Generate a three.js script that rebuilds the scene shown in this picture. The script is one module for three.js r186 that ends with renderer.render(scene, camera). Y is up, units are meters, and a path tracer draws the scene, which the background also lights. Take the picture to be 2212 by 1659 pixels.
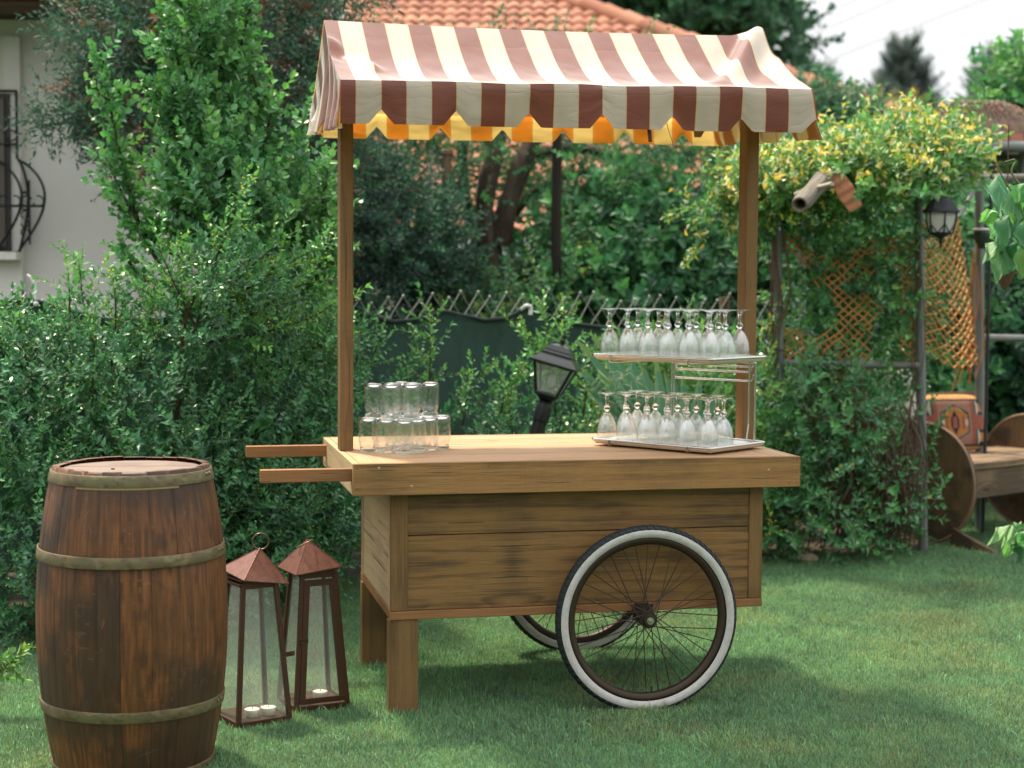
import * as THREE from 'three';
import { RoundedBoxGeometry } from 'three/addons/geometries/RoundedBoxGeometry.js';
import { mergeGeometries } from 'three/addons/utils/BufferGeometryUtils.js';

// ---------------------------------------------------------------- camera, sky, sun, exposure
const PITCH = 0.0614, ROLL = 0.0063, EYE = 1.515, FPX = 3549;
const scene = new THREE.Scene();
const camera = new THREE.PerspectiveCamera(2 * Math.atan(829.5 / FPX) * 180 / Math.PI, 4 / 3, 0.1, 600);
camera.position.set(0, EYE, 0);
camera.rotation.set(-PITCH, 0, ROLL, 'YXZ');
camera.focus = 5.75;
camera.userData.fStop = 2.5;
const SUN = new THREE.Vector3(-0.40, 1.32, -0.80).normalize();
{
  const w = 512, h = 256, d = new Float32Array(w * h * 4), v = new THREE.Vector3();
  for (let j = 0; j < h; j++) for (let i = 0; i < w; i++) {
    const up = ((j + 0.5) / h - 0.5) * Math.PI, a = ((i + 0.5) / w - 0.5) * 2 * Math.PI;
    v.set(Math.cos(a) * Math.cos(up), Math.sin(up), Math.sin(a) * Math.cos(up));
    const c = Math.max(0, v.dot(SUN));
    const b = 0.52 + 0.70 * Math.max(0, v.y) + 0.5 * Math.pow(c, 5) + 1.2 * Math.pow(c, 40);
    const k = (j * w + i) * 4, blue = 0.05 * Math.max(0, v.y);
    d[k] = b * (0.985 - blue); d[k + 1] = b * 0.995; d[k + 2] = b * (1.0 + blue); d[k + 3] = 1;
  }
  const t = new THREE.DataTexture(d, w, h, THREE.RGBAFormat, THREE.FloatType);
  t.mapping = THREE.EquirectangularReflectionMapping; t.magFilter = THREE.LinearFilter; t.needsUpdate = true;
  scene.background = t; scene.environment = t;
}
const sun = new THREE.DirectionalLight(0xffeed2, 4.0);
sun.position.copy(SUN).multiplyScalar(40); sun.target.position.set(0, 0, -7);
sun.castShadow = true; sun.shadow.radius = 8; sun.shadow.mapSize.set(4096, 4096);
Object.assign(sun.shadow.camera, { left: -14, right: 14, top: 14, bottom: -14, near: 1, far: 120 });
scene.add(sun, sun.target);
const renderer = new THREE.WebGLRenderer({ antialias: true });
renderer.toneMapping = THREE.LinearToneMapping;
renderer.toneMappingExposure = 1.68;
renderer.shadowMap.enabled = true;

// ---------------------------------------------------------------- helpers
let seed = 12345;
const rnd = () => { seed |= 0; seed = seed + 0x6D2B79F5 | 0; let t = Math.imul(seed ^ seed >>> 15, 1 | seed); t = t + Math.imul(t ^ t >>> 7, 61 | t) ^ t; return ((t ^ t >>> 14) >>> 0) / 4294967296; };
const rr = (a, b) => a + (b - a) * rnd();
const reseed = (n) => { seed = n * 7919 + 17; };
const V = (x, y, z) => new THREE.Vector3(x, y, z);
const hash = (x, y, z) => { let h = Math.imul(x | 0, 374761393) + Math.imul(y | 0, 668265263) + Math.imul(z | 0, 2147483647 ^ 0x5bd1e995); h = Math.imul(h ^ h >>> 13, 1274126177); return ((h ^ h >>> 16) >>> 0) / 4294967296; };
const sm = (t) => t * t * (3 - 2 * t), mix = (a, b, t) => a + (b - a) * t, clamp = (x, a = 0, b = 1) => Math.min(b, Math.max(a, x));
const sstep = (a, b, x) => sm(clamp((x - a) / (b - a)));
function noise2(x, y, s = 0) { const i = Math.floor(x), j = Math.floor(y), u = sm(x - i), v = sm(y - j); return mix(mix(hash(i, j, s), hash(i + 1, j, s), u), mix(hash(i, j + 1, s), hash(i + 1, j + 1, s), u), v); }
function noise3(x, y, z) { const k = Math.floor(z), w = sm(z - k); return mix(noise2(x, y, k), noise2(x, y, k + 1), w); }
function fbm(x, y, o = 4, s = 0) { let a = 0.5, t = 0, n = 0; for (let i = 0; i < o; i++) { t += a * noise2(x, y, s + i * 13); n += a; x = x * 2.03 + 11.3; y = y * 2.03 + 5.7; a *= 0.5; } return t / n; }
// a pixel of the 2212 x 1659 view, as a point on the vertical plane z = -depth or on the level y
function ray(u, v) {
  const X0 = u - 1106, Y0 = 829.5 - v, cr = Math.cos(ROLL), sr = Math.sin(ROLL), X = X0 * cr - Y0 * sr, Y = X0 * sr + Y0 * cr, c = Math.cos(PITCH), s = Math.sin(PITCH);
  return V(X, Y * c - FPX * s, -(FPX * c + Y * s));
}
const at = (u, v, depth) => { const r = ray(u, v); return r.multiplyScalar(depth / -r.z).add(V(0, EYE, 0)); };
const onY = (u, v, y) => { const r = ray(u, v); return r.multiplyScalar((y - EYE) / r.y).add(V(0, EYE, 0)); };
const names = new Map();
function numbered(n) { const k = names.get(n) ?? 0; names.set(n, k + 1); return k ? n + '_' + String(k).padStart(3, '0') : n; }
function tag(o, label, category, group, kind) { if (label) o.userData.label = label; if (category) o.userData.category = category; if (group) o.userData.group = group; if (kind) o.userData.kind = kind; return o; }
function shade(o) { o.traverse((m) => { if (m.isMesh) { m.castShadow = true; m.receiveShadow = true; } }); }
function thing(name, label, category, p = [0, 0, 0], turn = 0, group) { const o = new THREE.Group(); o.name = numbered(name); o.position.set(...(p.isVector3 ? p.toArray() : p)); o.rotation.y = turn; scene.add(o); return tag(o, label, category, group); }
function part(name, geo, mat, parent, kind) { const m = new THREE.Mesh(geo, mat); m.name = name; parent.add(m); if (kind) m.userData.kind = kind; return m; }
function lone(name, geo, mat, label, category, group, kind) { const m = new THREE.Mesh(geo, mat); m.name = numbered(name); scene.add(m); return tag(m, label, category, group, kind); }
function merge(list) { return mergeGeometries(list.map((g) => { const n = g.index ? g.toNonIndexed() : g; for (const k of Object.keys(n.attributes)) if (!['position', 'normal', 'uv', 'color'].includes(k)) n.deleteAttribute(k); return n; })); }
const M4 = new THREE.Matrix4(), Q = new THREE.Quaternion();
function moved(g, x = 0, y = 0, z = 0, rx = 0, ry = 0, rz = 0) { return g.applyMatrix4(new THREE.Matrix4().makeRotationFromEuler(new THREE.Euler(rx, ry, rz)).setPosition(x, y, z)); }
function rod(a, b, r, seg = 8, r2 = r) { const d = b.clone().sub(a), g = new THREE.CylinderGeometry(r2, r, d.length(), seg, 1); g.applyQuaternion(new THREE.Quaternion().setFromUnitVectors(V(0, 1, 0), d.clone().normalize())); const c = a.clone().add(b).multiplyScalar(0.5); return g.translate(c.x, c.y, c.z); }
function tube(pts, r, seg = 24, rad = 6, closed = false) { return new THREE.TubeGeometry(new THREE.CatmullRomCurve3(pts, closed, 'centripetal'), seg, r, rad, closed); }
function taper(pts, r0, r1, seg = 16, rad = 7) { // a tube that tapers, with a slightly uneven surface
  const c = new THREE.CatmullRomCurve3(pts, false, 'centripetal'), g = new THREE.TubeGeometry(c, seg, 1, rad), p = g.attributes.position, m = V(0, 0, 0), q = V(0, 0, 0);
  for (let i = 0; i <= seg; i++) { c.getPointAt(i / seg, m); for (let j = 0; j <= rad; j++) { const k = i * (rad + 1) + j; q.fromBufferAttribute(p, k).sub(m).multiplyScalar(mix(r0, r1, i / seg) * (0.88 + 0.24 * hash(i, j % rad, 7))).add(m); p.setXYZ(k, q.x, q.y, q.z); } }
  g.computeVertexNormals(); return g;
}
function tex(w, h, f, o = {}) { // f(x01, y01) -> [r, g, b] in sRGB 0..255, or a number for a data map
  const d = new Uint8Array(w * h * 4);
  for (let j = 0; j < h; j++) for (let i = 0; i < w; i++) { const c = f(i / w, j / h), k = (j * w + i) * 4; if (typeof c === 'number') d[k] = d[k + 1] = d[k + 2] = clamp(c) * 255; else { d[k] = clamp(c[0], 0, 255); d[k + 1] = clamp(c[1], 0, 255); d[k + 2] = clamp(c[2], 0, 255); } d[k + 3] = c[3] ?? 255; }
  const t = new THREE.DataTexture(d, w, h, THREE.RGBAFormat); t.magFilter = THREE.LinearFilter; t.minFilter = THREE.LinearMipmapLinearFilter; t.generateMipmaps = true;
  t.wrapS = t.wrapT = o.wrap ?? THREE.MirroredRepeatWrapping; if (!o.data) t.colorSpace = THREE.SRGBColorSpace; t.needsUpdate = true; return t;
}
const mix3 = (a, b, t) => [mix(a[0], b[0], t), mix(a[1], b[1], t), mix(a[2], b[2], t)];
const std = (o) => new THREE.MeshStandardMaterial(o), phys = (o) => new THREE.MeshPhysicalMaterial(o);
const lin = (r, g, b) => new THREE.Color().setRGB(r, g, b);

// ---------------------------------------------------------------- wood
function woodMaps(s, light, dark, stain, stainAmount, knots = 3, rings = 20) {
  const kn = []; reseed(s); for (let i = 0; i < knots; i++) kn.push([rr(0.05, 0.95), rr(0.1, 0.9), rr(0.012, 0.022)]);
  const val = new Float32Array(1024 * 512), W = 1024, H = 512;
  const col = tex(W, H, (x, y) => {
    let bend = 0.55 * fbm(x * 1.1, y * 1.6, 3, s) + 0.05 * fbm(x * 7, y * 9, 2, s + 3), core = 0;
    for (const [kx, ky, kr] of kn) { const dx = (x - kx) / 3.2, dy = (y - ky) * 0.55, d = Math.hypot(dx, dy); bend += 1.1 * Math.exp(-d * d / (kr * kr * 5)) * Math.sign(dy || 1) * 0.9; core = Math.max(core, 1 - sstep(kr * 0.35, kr * 0.95, d)); }
    const ring = y * rings * 0.5 + bend * 2.6, f = ring - Math.floor(ring), band = Math.pow(f, 2.2) * (1 - sstep(0.88, 1, f));
    const fibre = fbm(x * 9, y * 190, 3, s + 5), fine = noise2(x * 40, y * 400, s + 8), saw = noise2(x * 260, y * 6, s + 9);
    const pale = sstep(0.66, 0.86, noise2(x * 3.2, y * 46, s + 41)); let t = 0.24 * band + 0.62 * (fibre - 0.34) + 0.34 * (fine - 0.5) + 0.12 * (saw - 0.5) - 0.28 * pale;
    let c = mix3(light, dark, clamp(t));
    const st = stainAmount * sstep(0.40, 0.74, 0.86 * fbm(x * 2.6 + 3, y * 3.6, 5, s + 20) + 0.14 * fbm(x * 5, y * 34, 3, s + 24) + 0.16 * (fibre - 0.5) + 0.12 * (band - 0.3));
    c = mix3(c, stain, clamp(st)); c = mix3(c, [52, 33, 20], core * 0.8);
    const crack = sstep(0.8, 0.86, noise2(x * 5, y * 150, s + 31)) * sstep(0.62, 0.72, noise2(x * 3 + 9, y * 9, s + 33)); c = mix3(c, [60, 42, 26], crack * 0.6);
    val[Math.round(y * H) * W + Math.round(x * W)] = clamp(0.7 - 0.45 * band - 0.4 * (fibre - 0.5) - 0.7 * crack - 0.15 * core); return c;
  });
  return { map: col, bumpMap: tex(W, H, (x, y) => val[Math.round(y * H) * W + Math.round(x * W)], { data: true }) };
}
const wood = (s, l, d, st, a, k, rings, rough = 0.68, bump = 0.0012) => std({ ...woodMaps(s, l, d, st, a, k, rings), roughness: rough, bumpScale: bump });
const MW = {
  top: wood(1, [190, 152, 114], [152, 114, 78], [158, 126, 94], 0.45, 1, 14),
  front: wood(2, [142, 104, 57], [100, 71, 37], [56, 42, 26], 0.75, 2, 22),
  apron: wood(3, [160, 118, 68], [114, 80, 44], [76, 54, 32], 0.7, 1, 16),
  post: wood(4, [130, 96, 54], [94, 67, 37], [66, 49, 30], 0.65, 1, 12),
  rail: wood(5, [154, 106, 62], [124, 82, 46], [92, 66, 40], 0.35, 1, 8),
  pale: wood(6, [186, 158, 120], [156, 124, 86], [140, 118, 90], 0.5, 0, 14),
  old: wood(7, [142, 116, 88], [104, 80, 58], [70, 56, 42], 0.8, 2, 18, 0.8, 0.003),
};
function woodBox(w, h, d, axis = 'x', r = 0.0025) {
  const g = new RoundedBoxGeometry(w, h, d, 1, Math.min(r, w / 3, h / 3, d / 3)), p = g.attributes.position, n = g.attributes.normal, uv = g.attributes.uv, o1 = rr(0, 4), o2 = rr(0, 4);
  for (let i = 0; i < p.count; i++) {
    const x = p.getX(i), y = p.getY(i), z = p.getZ(i), a = [Math.abs(n.getX(i)), Math.abs(n.getY(i)), Math.abs(n.getZ(i))], m = a.indexOf(Math.max(...a));
    let u, v;
    if (axis === 'x') [u, v] = m === 0 ? [y * 0.6, z] : m === 1 ? [x, z] : [x, y];
    else if (axis === 'y') [u, v] = m === 1 ? [x * 0.6, z] : m === 0 ? [y, z] : [y, x];
    else [u, v] = m === 2 ? [x * 0.6, y] : m === 0 ? [z, y] : [z, x];
    uv.setXY(i, u + o1, v * 2 + o2);
  }
  return g;
}
const board = (name, parent, mat, w, h, d, x, y, z, axis = 'x', r) => { const m = part(name, woodBox(w, h, d, axis, r), mat, parent); m.position.set(x, y, z); return m; };

// ---------------------------------------------------------------- ground
{
  const g = new THREE.PlaneGeometry(500, 500, 1, 1).rotateX(-Math.PI / 2); const uv = g.attributes.uv, p = g.attributes.position;
  for (let i = 0; i < p.count; i++) uv.setXY(i, p.getX(i) / 3, p.getZ(i) / 3);
  const m = tex(512, 512, (x, y) => { const a = fbm(x * 60, y * 60, 3, 2), b = fbm(x * 7, y * 7, 3, 9); return mix3(mix3([34, 52, 26], [58, 84, 42], a), [74, 72, 44], sstep(0.5, 0.75, b) * 0.3); });
  tag(lone('lawn', g, std({ map: m, roughness: 1 }), 'short mown green lawn under the cart, barrel and lanterns', 'lawn'), null, null, null, 'structure');
}
// tufts of grass: one geometry of a dozen bent blades, many copies
function tuftGeo(n, len, wid, spread) {
  const P = [], N = [], C = [];
  for (let k = 0; k < n; k++) {
    const a = rr(0, 6.283), l = len * rr(0.45, 1.25), bend = rr(0.1, 0.95), x0 = rr(-spread, spread), z0 = rr(-spread, spread), dx = Math.cos(a), dz = Math.sin(a), tw = a + 1.57 + rr(-0.7, 0.7), wx = Math.cos(tw) * wid * rr(0.7, 1.3) / 2, wz = Math.sin(tw) * wid / 2;
    const q = (t, s) => V(x0 + dx * l * bend * t * t + wx * s * (1 - t * 0.85), l * t * (1 - 0.4 * bend * t), z0 + dz * l * bend * t * t + wz * s * (1 - t * 0.85));
    const A = q(0, -1), B = q(0, 1), D = q(0.55, -1), E = q(0.55, 1), T = q(1, 0), v = 0.5 + 1.0 * (((k * 7) % n) / n) ** 1.6, yel = k % 8 === 3 ? 1 : 0;
    for (const tri of [[A, B, E], [A, E, D], [D, E, T]]) { const f = tri[1].clone().sub(tri[0]).cross(tri[2].clone().sub(tri[0])).normalize(); for (const t of tri) { P.push(t.x, t.y, t.z); N.push(f.x, f.y, f.z); C.push(v * (yel ? 2.3 : 1), v * (yel ? 1.45 : 1), v * (yel ? 1.0 : 1)); } }
  }
  const g = new THREE.BufferGeometry(); g.setAttribute('position', new THREE.Float32BufferAttribute(P, 3)); g.setAttribute('normal', new THREE.Float32BufferAttribute(N, 3)); g.setAttribute('color', new THREE.Float32BufferAttribute(C, 3)); return g;
}
const leafMat = (o = {}) => phys({ vertexColors: true, roughness: 1, transmission: 0.38, thickness: 0, clearcoat: 0.5, clearcoatRoughness: 0.32, side: THREE.DoubleSide, ...o });
const grassMat = leafMat({ clearcoat: 0.7, clearcoatRoughness: 0.42, transmission: 0.42 });
function scatter(name, geo, mat, items, parent, kind = 'stuff') {
  const im = new THREE.InstancedMesh(geo, mat, items.length), s = V(0, 0, 0), c = new THREE.Color();
  items.forEach((it, i) => { s.setScalar(it.s); if (it.sy) s.y = it.s * it.sy; im.setMatrixAt(i, M4.compose(it.p, it.q, s)); im.setColorAt(i, c.setRGB(...it.c)); });
  im.name = name; im.castShadow = im.receiveShadow = true; im.userData.kind = kind; (parent ?? scene).add(im); return im;
}
// where the planted border begins: the lawn stops along this line
const bed = (x) => x < -2.13 ? -6.78 : x < -0.84 ? mix(-6.78, -8.39, (x + 2.13) / 1.29) : x < 1.44 ? mix(-8.39, -9.12, (x + 0.84) / 2.28) : x < 2.4 ? -9.25 : -12.5;
{
  reseed(3);
  const items = [], up = V(0, 1, 0);
  for (let k = 0; k < 190000; k++) {
    const d = 3.9 + 8.6 * Math.pow(rnd(), 1.35), x = rr(-0.36, 0.40) * (d + 1.2), z = -d;
    if (z < bed(x) + 0.12 * noise2(x * 4, 3)) continue;
    const dry = 0.7 * sstep(0.5, 0.85, fbm(x * 2.6, z * 2.6, 4, 5)) * rnd(), v = (0.7 + 0.6 * fbm(x * 9, z * 9, 3, 8)) * (0.72 + 0.56 * fbm(x * 1.9, z * 1.9, 4, 31));
    if (Math.hypot(x + 0.891, z + 5.60) < 0.125 || Math.hypot(x + 0.707, z + 5.81) < 0.125) continue;
    let tall = rnd() < 0.035 ? rr(1.3, 1.9) : 1; for (const [ox, oz, r] of [[0.48, -5.9, 0.14], [-0.39, -5.7, 0.13], [-0.53, -6.45, 0.13], [-1.18, -5.06, 0.34], [0.66, -6.75, 0.14]]) { const q = Math.hypot(x - ox, z - oz); if (q < r) tall = Math.max(tall, rr(1.0, 1.75)); }
    items.push({ p: V(x, 0, z), q: new THREE.Quaternion().setFromAxisAngle(up, rr(0, 6.28)), s: tall * rr(0.75, 1.25) * (0.85 + 0.4 * fbm(x * 2.3, z * 2.3, 3, 15)), c: [mix(0.165, 0.40, dry) * v, mix(0.375, 0.44, dry) * v, mix(0.160, 0.15, dry) * v] });
  }
  tag(scatter('grass', tuftGeo(18, 0.020, 0.0028, 0.026), grassMat, items), 'short green grass blades of the mown lawn with a few dry ones', 'grass');
}
{ // bare soil under the shrubs
  const s = new THREE.Shape(), pts = [[-6, -6.6], [-2.13, -6.72], [-0.84, -8.3], [1.44, -9.02], [2.4, -9.2], [2.5, -12], [-6, -14]];
  pts.forEach(([x, z], i) => i ? s.lineTo(x, -z) : s.moveTo(x, -z));
  const g = new THREE.ShapeGeometry(s).rotateX(-Math.PI / 2).translate(0, 0.004, 0);
  const m = tex(256, 256, (x, y) => mix3([38, 34, 26], [78, 66, 50], fbm(x * 24, y * 24, 4, 4)));
  tag(lone('soil', g, std({ map: m, roughness: 1, bumpMap: m, bumpScale: 0.01 }), 'brown soil of the planted border along the lawn', 'soil'), null, null, null, 'structure');
}

// ---------------------------------------------------------------- houses
const plaster = std({ map: tex(512, 512, (x, y) => { const a = fbm(x * 6, y * 6, 5, 3), b = fbm(x * 60, y * 60, 2, 5), drip = sstep(0.62, 0.8, fbm(x * 22, y * 2.2, 3, 12)); return mix3(mix3([222, 217, 210], [238, 234, 228], a * 0.7 + b * 0.3), [190, 176, 152], drip * 0.3); }), roughness: 0.95 });
const iron = std({ color: lin(0.02, 0.022, 0.025), roughness: 0.55, metalness: 0.4 });
{
  const D = 10.6, h = thing('white_house', 'white plastered house wall with dark eave and barred window behind the shrubs at left', 'house', [0, 0, -D]);
  const L = (u, v, d = D) => at(u, v, d).add(V(0, 0, D));
  const wl = part('wall', new THREE.BoxGeometry(6.2, 3.35, 0.3), plaster, h); { const r = L(735, 600).x; wl.position.set(r - 3.1, 1.675, -0.15); }
  const pier = part('wall_strip', new THREE.BoxGeometry(1.2, 3.0, 0.06), plaster, h); { const r = L(50, 300).x, t = L(50, 82).y; pier.geometry = new THREE.BoxGeometry(1.6, t, 0.06); pier.position.set(r - 0.8, t / 2, 0.032); }
  const dk = std({ map: MW.old.map, color: lin(0.5, 0.42, 0.34), roughness: 0.7 });
  { const y0 = L(100, 48).y, y1 = L(100, 12).y; for (let i = 0; i < 3; i++) { const b = part('eave_board', woodBox(5.4, (y1 - y0) / 3 - 0.006, 0.04, 'x'), dk, h); b.position.set(-4.2, y0 + (i + 0.5) * (y1 - y0) / 3, 0.62 + i * 0.02); }
    const so = part('soffit', new THREE.BoxGeometry(5.3, 0.03, 0.66), dk, h); so.position.set(-4.2, y0 + 0.03, 0.28);
    const rf = part('roof', new THREE.BoxGeometry(5.4, 0.08, 4), std({ color: lin(0.3, 0.12, 0.07), roughness: 0.9 }), h); rf.position.set(-4.2, y1 + 0.75, -1.1); rf.rotation.x = 0.4; }
  const win = part('window', new THREE.BoxGeometry(0.6, 1.0, 0.05), std({ color: lin(0.05, 0.045, 0.04), roughness: 0.7 }), h);
  { const a = L(-120, 205), b = L(32, 543); win.geometry = new THREE.BoxGeometry(b.x - a.x, a.y - b.y, 0.05); win.position.set((a.x + b.x) / 2, (a.y + b.y) / 2, 0.06);
    const gl = part('shutter', new THREE.BoxGeometry(b.x - a.x - 0.06, a.y - b.y - 0.06, 0.02), std({ color: lin(0.13, 0.11, 0.09), roughness: 0.7 }), win); gl.position.z = 0.03;
    const sill = part('sill', new THREE.BoxGeometry(b.x - a.x + 0.12, 0.05, 0.12), plaster, win); sill.position.set(0, -(a.y - b.y) / 2 - 0.03, 0.05); }
  // wrought iron grille with belly bars
  const G = new THREE.Group(); G.name = 'window_grille'; h.add(G);
  const top = L(20, 200).y, bot = L(20, 545).y, H = top - bot, xr = L(46, 300).x;
  const prof = (t) => t < 0.42 ? 0.06 : 0.06 + 0.30 * Math.sin(Math.PI * Math.pow((t - 0.42) / 0.58, 0.8)) * (t < 0.985 ? 1 : 0.6);
  for (let i = 0; i < 6; i++) {
    const x = xr - i * 0.145, pts = [];
    for (let k = 0; k <= 24; k++) { const t = k / 24; pts.push(V(x + (prof(t) - 0.06) * 0.75, top - H * t, 0.06 + prof(t) * 0.6)); }
    part('bar', tube(pts, 0.009, 40, 6), iron, G);
  }
  { const pts = [], strip = []; for (let k = 0; k <= 20; k++) { const t = 0.42 + 0.58 * k / 20; pts.push(V(xr + (prof(t) - 0.06) * 0.2, top - H * t, 0.07)); } part('bar', tube(pts, 0.009, 40, 6), iron, G); part('bar', rod(V(xr + 0.07, top - H * 0.55, 0.08), V(xr + 0.07, top - H * 0.95, 0.08), 0.007), iron, G);
    for (let k = 0; k < 6; k++) strip.push(new THREE.TorusGeometry(0.024, 0.005, 5, 14, 4.4).rotateZ(k % 2 ? 0 : 3.1).translate(xr + 0.04, top - H * (0.60 + 0.055 * k), 0.08)); part('scroll', merge(strip), iron, G); }
  for (const t of [0, 0.33, 0.72, 1]) { part('bar', rod(V(xr - 0.8 + (prof(t) - 0.06) * 0.75, top - H * t, 0.06 + prof(t) * 0.6), V(xr + 0.004 + (prof(t) - 0.06) * 0.75, top - H * t, 0.06 + prof(t) * 0.6), 0.008), iron, G); }
  for (const t of [0.30, 0.715]) { const sc = []; for (let i = 0; i < 10; i++) sc.push(new THREE.TorusGeometry(0.033, 0.0055, 5, 16, 4.6).rotateZ(i % 2 ? 0.4 : 3.5).translate(xr - 0.036 - i * 0.073 + (prof(t) - 0.06) * 0.75, top - H * t + 0.025, 0.06 + prof(t) * 0.6)); part('scroll', merge(sc), iron, G); }
}
{ // the hipped tile roof behind the trees
  const ey = at(1106, 505, 15.2).y, ez = -15.2, K = 0.445, ang = Math.atan(K), hit = (u, v) => { const r = ray(u, v), t = (ey - EYE - K * ez) / (r.y + K * r.z) - 0; const q = (ey - EYE + K * ez) / (r.y + K * r.z); return r.multiplyScalar(q).add(V(0, EYE, 0)); };
  const B = hit(1188, -6), C1 = hit(1402, 70), Cc = B.clone().lerp(C1, (ey - B.y) / (C1.y - B.y)), O = V(0, 0, -18);
  const h = thing('tiled_house', 'house with a hipped orange clay tile roof behind the trees', 'house', O);
  const wl = part('wall', new THREE.BoxGeometry(Cc.x + 4.4, ey - 0.2, 5), plaster, h); wl.position.set((Cc.x - 0.6 - 5) / 2, (ey - 0.2) / 2, -15.7 - 2.5 - O.z);
  const tile = [0, 1, 2].map((i) => std({ color: lin(...[[0.33, 0.13, 0.07], [0.38, 0.165, 0.095], [0.28, 0.10, 0.055]][i]), roughness: 0.85 }));
  const corner = [V(-7, ey, ez), Cc.clone(), B.clone(), V(-7, B.y, B.z)].map((p) => p.sub(O).add(V(0, -0.05, 0)));
  { const g = new THREE.BufferGeometry(), [a, b, c, d] = corner, back = b.clone().add(V(0, 0, -14)); g.setAttribute('position', new THREE.Float32BufferAttribute([a, b, c, a, c, d, b, back, c].flatMap((p) => p.toArray()), 3)); g.computeVertexNormals(); part('roof', g, std({ color: lin(0.30, 0.11, 0.06), roughness: 0.9, side: THREE.DoubleSide }), h); }
  const TW = 0.17, TL = 0.36, tg = (() => { const n = 8, P = [], I = []; for (let j = 0; j < 2; j++) for (let s = 0; s < 2; s++) for (let i = 0; i <= n; i++) { const a = i / n; P.push((a - 0.5) * TW, 0.042 * Math.sin(a * Math.PI) + (s ? -0.02 : 0) + (j ? 0.0 : 0.035), j ? -0.22 : 0.2); }
    const id = (j, s, i) => (j * 2 + s) * (n + 1) + i; for (let i = 0; i < n; i++) I.push(id(0, 0, i), id(0, 0, i + 1), id(1, 0, i), id(0, 0, i + 1), id(1, 0, i + 1), id(1, 0, i), id(0, 1, i), id(0, 1, i + 1), id(0, 0, i), id(0, 1, i + 1), id(0, 0, i + 1), id(0, 0, i));
    const g = new THREE.BufferGeometry(); g.setAttribute('position', new THREE.Float32BufferAttribute(P, 3)); g.setIndex(I); g.computeVertexNormals(); return g; })();
  const q = new THREE.Quaternion().setFromAxisAngle(V(1, 0, 0), ang), rest = [[], [], []]; reseed(77); let made = 0;
  const run = ez - B.z, rows = Math.floor(run / Math.cos(ang) / TL);
  for (let r = rows - 1; r >= 0; r--) for (let i = 0; i < 110; i++) {
    const t = (r + 0.5) / rows, x = -6.8 + i * TW + rr(-0.004, 0.004), p = V(x, ey + (B.y - ey) * t, mix(ez, B.z, t)), hip = mix(Cc.x, B.x, t);
    if (x > hip - 0.05) continue;
    const u = 1106 + x / -p.z * FPX, v = 611 - (p.y - EYE) / -p.z * FPX, shows = v < 90 && u > 880 && u < 1420, k = Math.floor(rnd() * 3), pos = p.sub(O).add(V(0, 0.01, 0)), qq = q.clone().multiply(new THREE.Quaternion().setFromEuler(new THREE.Euler(rr(-0.03, 0.03), rr(-0.04, 0.04), 0)));
    if (shows && made < 290) { const m = part('roof_tile', tg, tile[k], h); m.position.copy(pos); m.quaternion.copy(qq); made++; } else rest[k].push({ p: pos, q: qq, s: 1, c: [1, 1, 1] });
  }
  rest.forEach((it, k) => it.length && scatter('roof_tiles', tg, tile[k], it, h));
  const a = B.clone().sub(O), b = Cc.clone().sub(O), dir = b.clone().sub(a), n = Math.round(dir.length() / 0.42), qh = new THREE.Quaternion().setFromUnitVectors(V(0, 1, 0), dir.clone().normalize());
  for (let i = 0; i < n; i++) { const m = part('ridge_tile', new THREE.CylinderGeometry(0.125, 0.155, 0.46, 12, 1), tile[(i * 7) % 3], h); m.position.lerpVectors(a, b, (i + 0.5) / n); m.position.y += 0.03; m.quaternion.copy(qh); }
  for (let i = 0; i < 20; i++) { const m = part('ridge_tile', new THREE.CylinderGeometry(0.155, 0.125, 0.46, 12, 1), tile[(i * 5) % 3], h); m.position.set(a.x - 0.2 - i * 0.42, a.y + 0.03, a.z); m.rotation.z = Math.PI / 2; }
}

// ---------------------------------------------------------------- plants
const bark = (c) => std({ color: lin(...c), roughness: 0.95, map: barkMap, bumpMap: barkBump, bumpScale: 0.01 });
const barkF = (x, y) => fbm(x * 14, y * 3, 4, 6) * 0.7 + fbm(x * 60, y * 18, 2, 8) * 0.3;
const barkMap = tex(256, 256, (x, y) => { const a = barkF(x, y); return [90 + 150 * a, 86 + 150 * a, 82 + 145 * a]; }), barkBump = tex(256, 256, barkF, { data: true });
const twigMat = bark([0.16, 0.10, 0.05]), greyBark = bark([0.12, 0.09, 0.065]), darkBark = bark([0.055, 0.04, 0.03]);
// leaf outlines, along +Y from the stalk: a folded lens, 4 to 6 triangles
function leafInto(P, N, C, o, dir, side, len, wid, fold, tint, lobed) {
  const n = side.clone().cross(dir).normalize(), pt = (a, b, c) => o.clone().addScaledVector(dir, a * len).addScaledVector(side, b * wid).addScaledVector(n, c * wid);
  const b = pt(0, 0, 0), l1 = pt(0.32, -0.46, fold), r1 = pt(0.32, 0.46, fold), m1 = pt(0.34, 0, 0), l2 = pt(0.68, -0.36, fold * 0.7), r2 = pt(0.68, 0.36, fold * 0.7), m2 = pt(0.7, 0, -fold * 0.15), t = pt(1, 0, -fold * 0.7);
  const tri = lobed ? [b, r1, m1, b, m1, l1, m1, r1, r2, m1, r2, m2, m1, m2, l2, m1, l2, l1, m2, r2, t, m2, t, l2] : [b, r1, m2, b, m2, l1, r1, t, m2, l1, m2, t];
  for (let i = 0; i < tri.length; i += 3) { const f = tri[i + 1].clone().sub(tri[i]).cross(tri[i + 2].clone().sub(tri[i])).normalize(); for (let k = 0; k < 3; k++) { P.push(...tri[i + k].toArray()); N.push(f.x, f.y, f.z); C.push(...tint); } }
}
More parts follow.
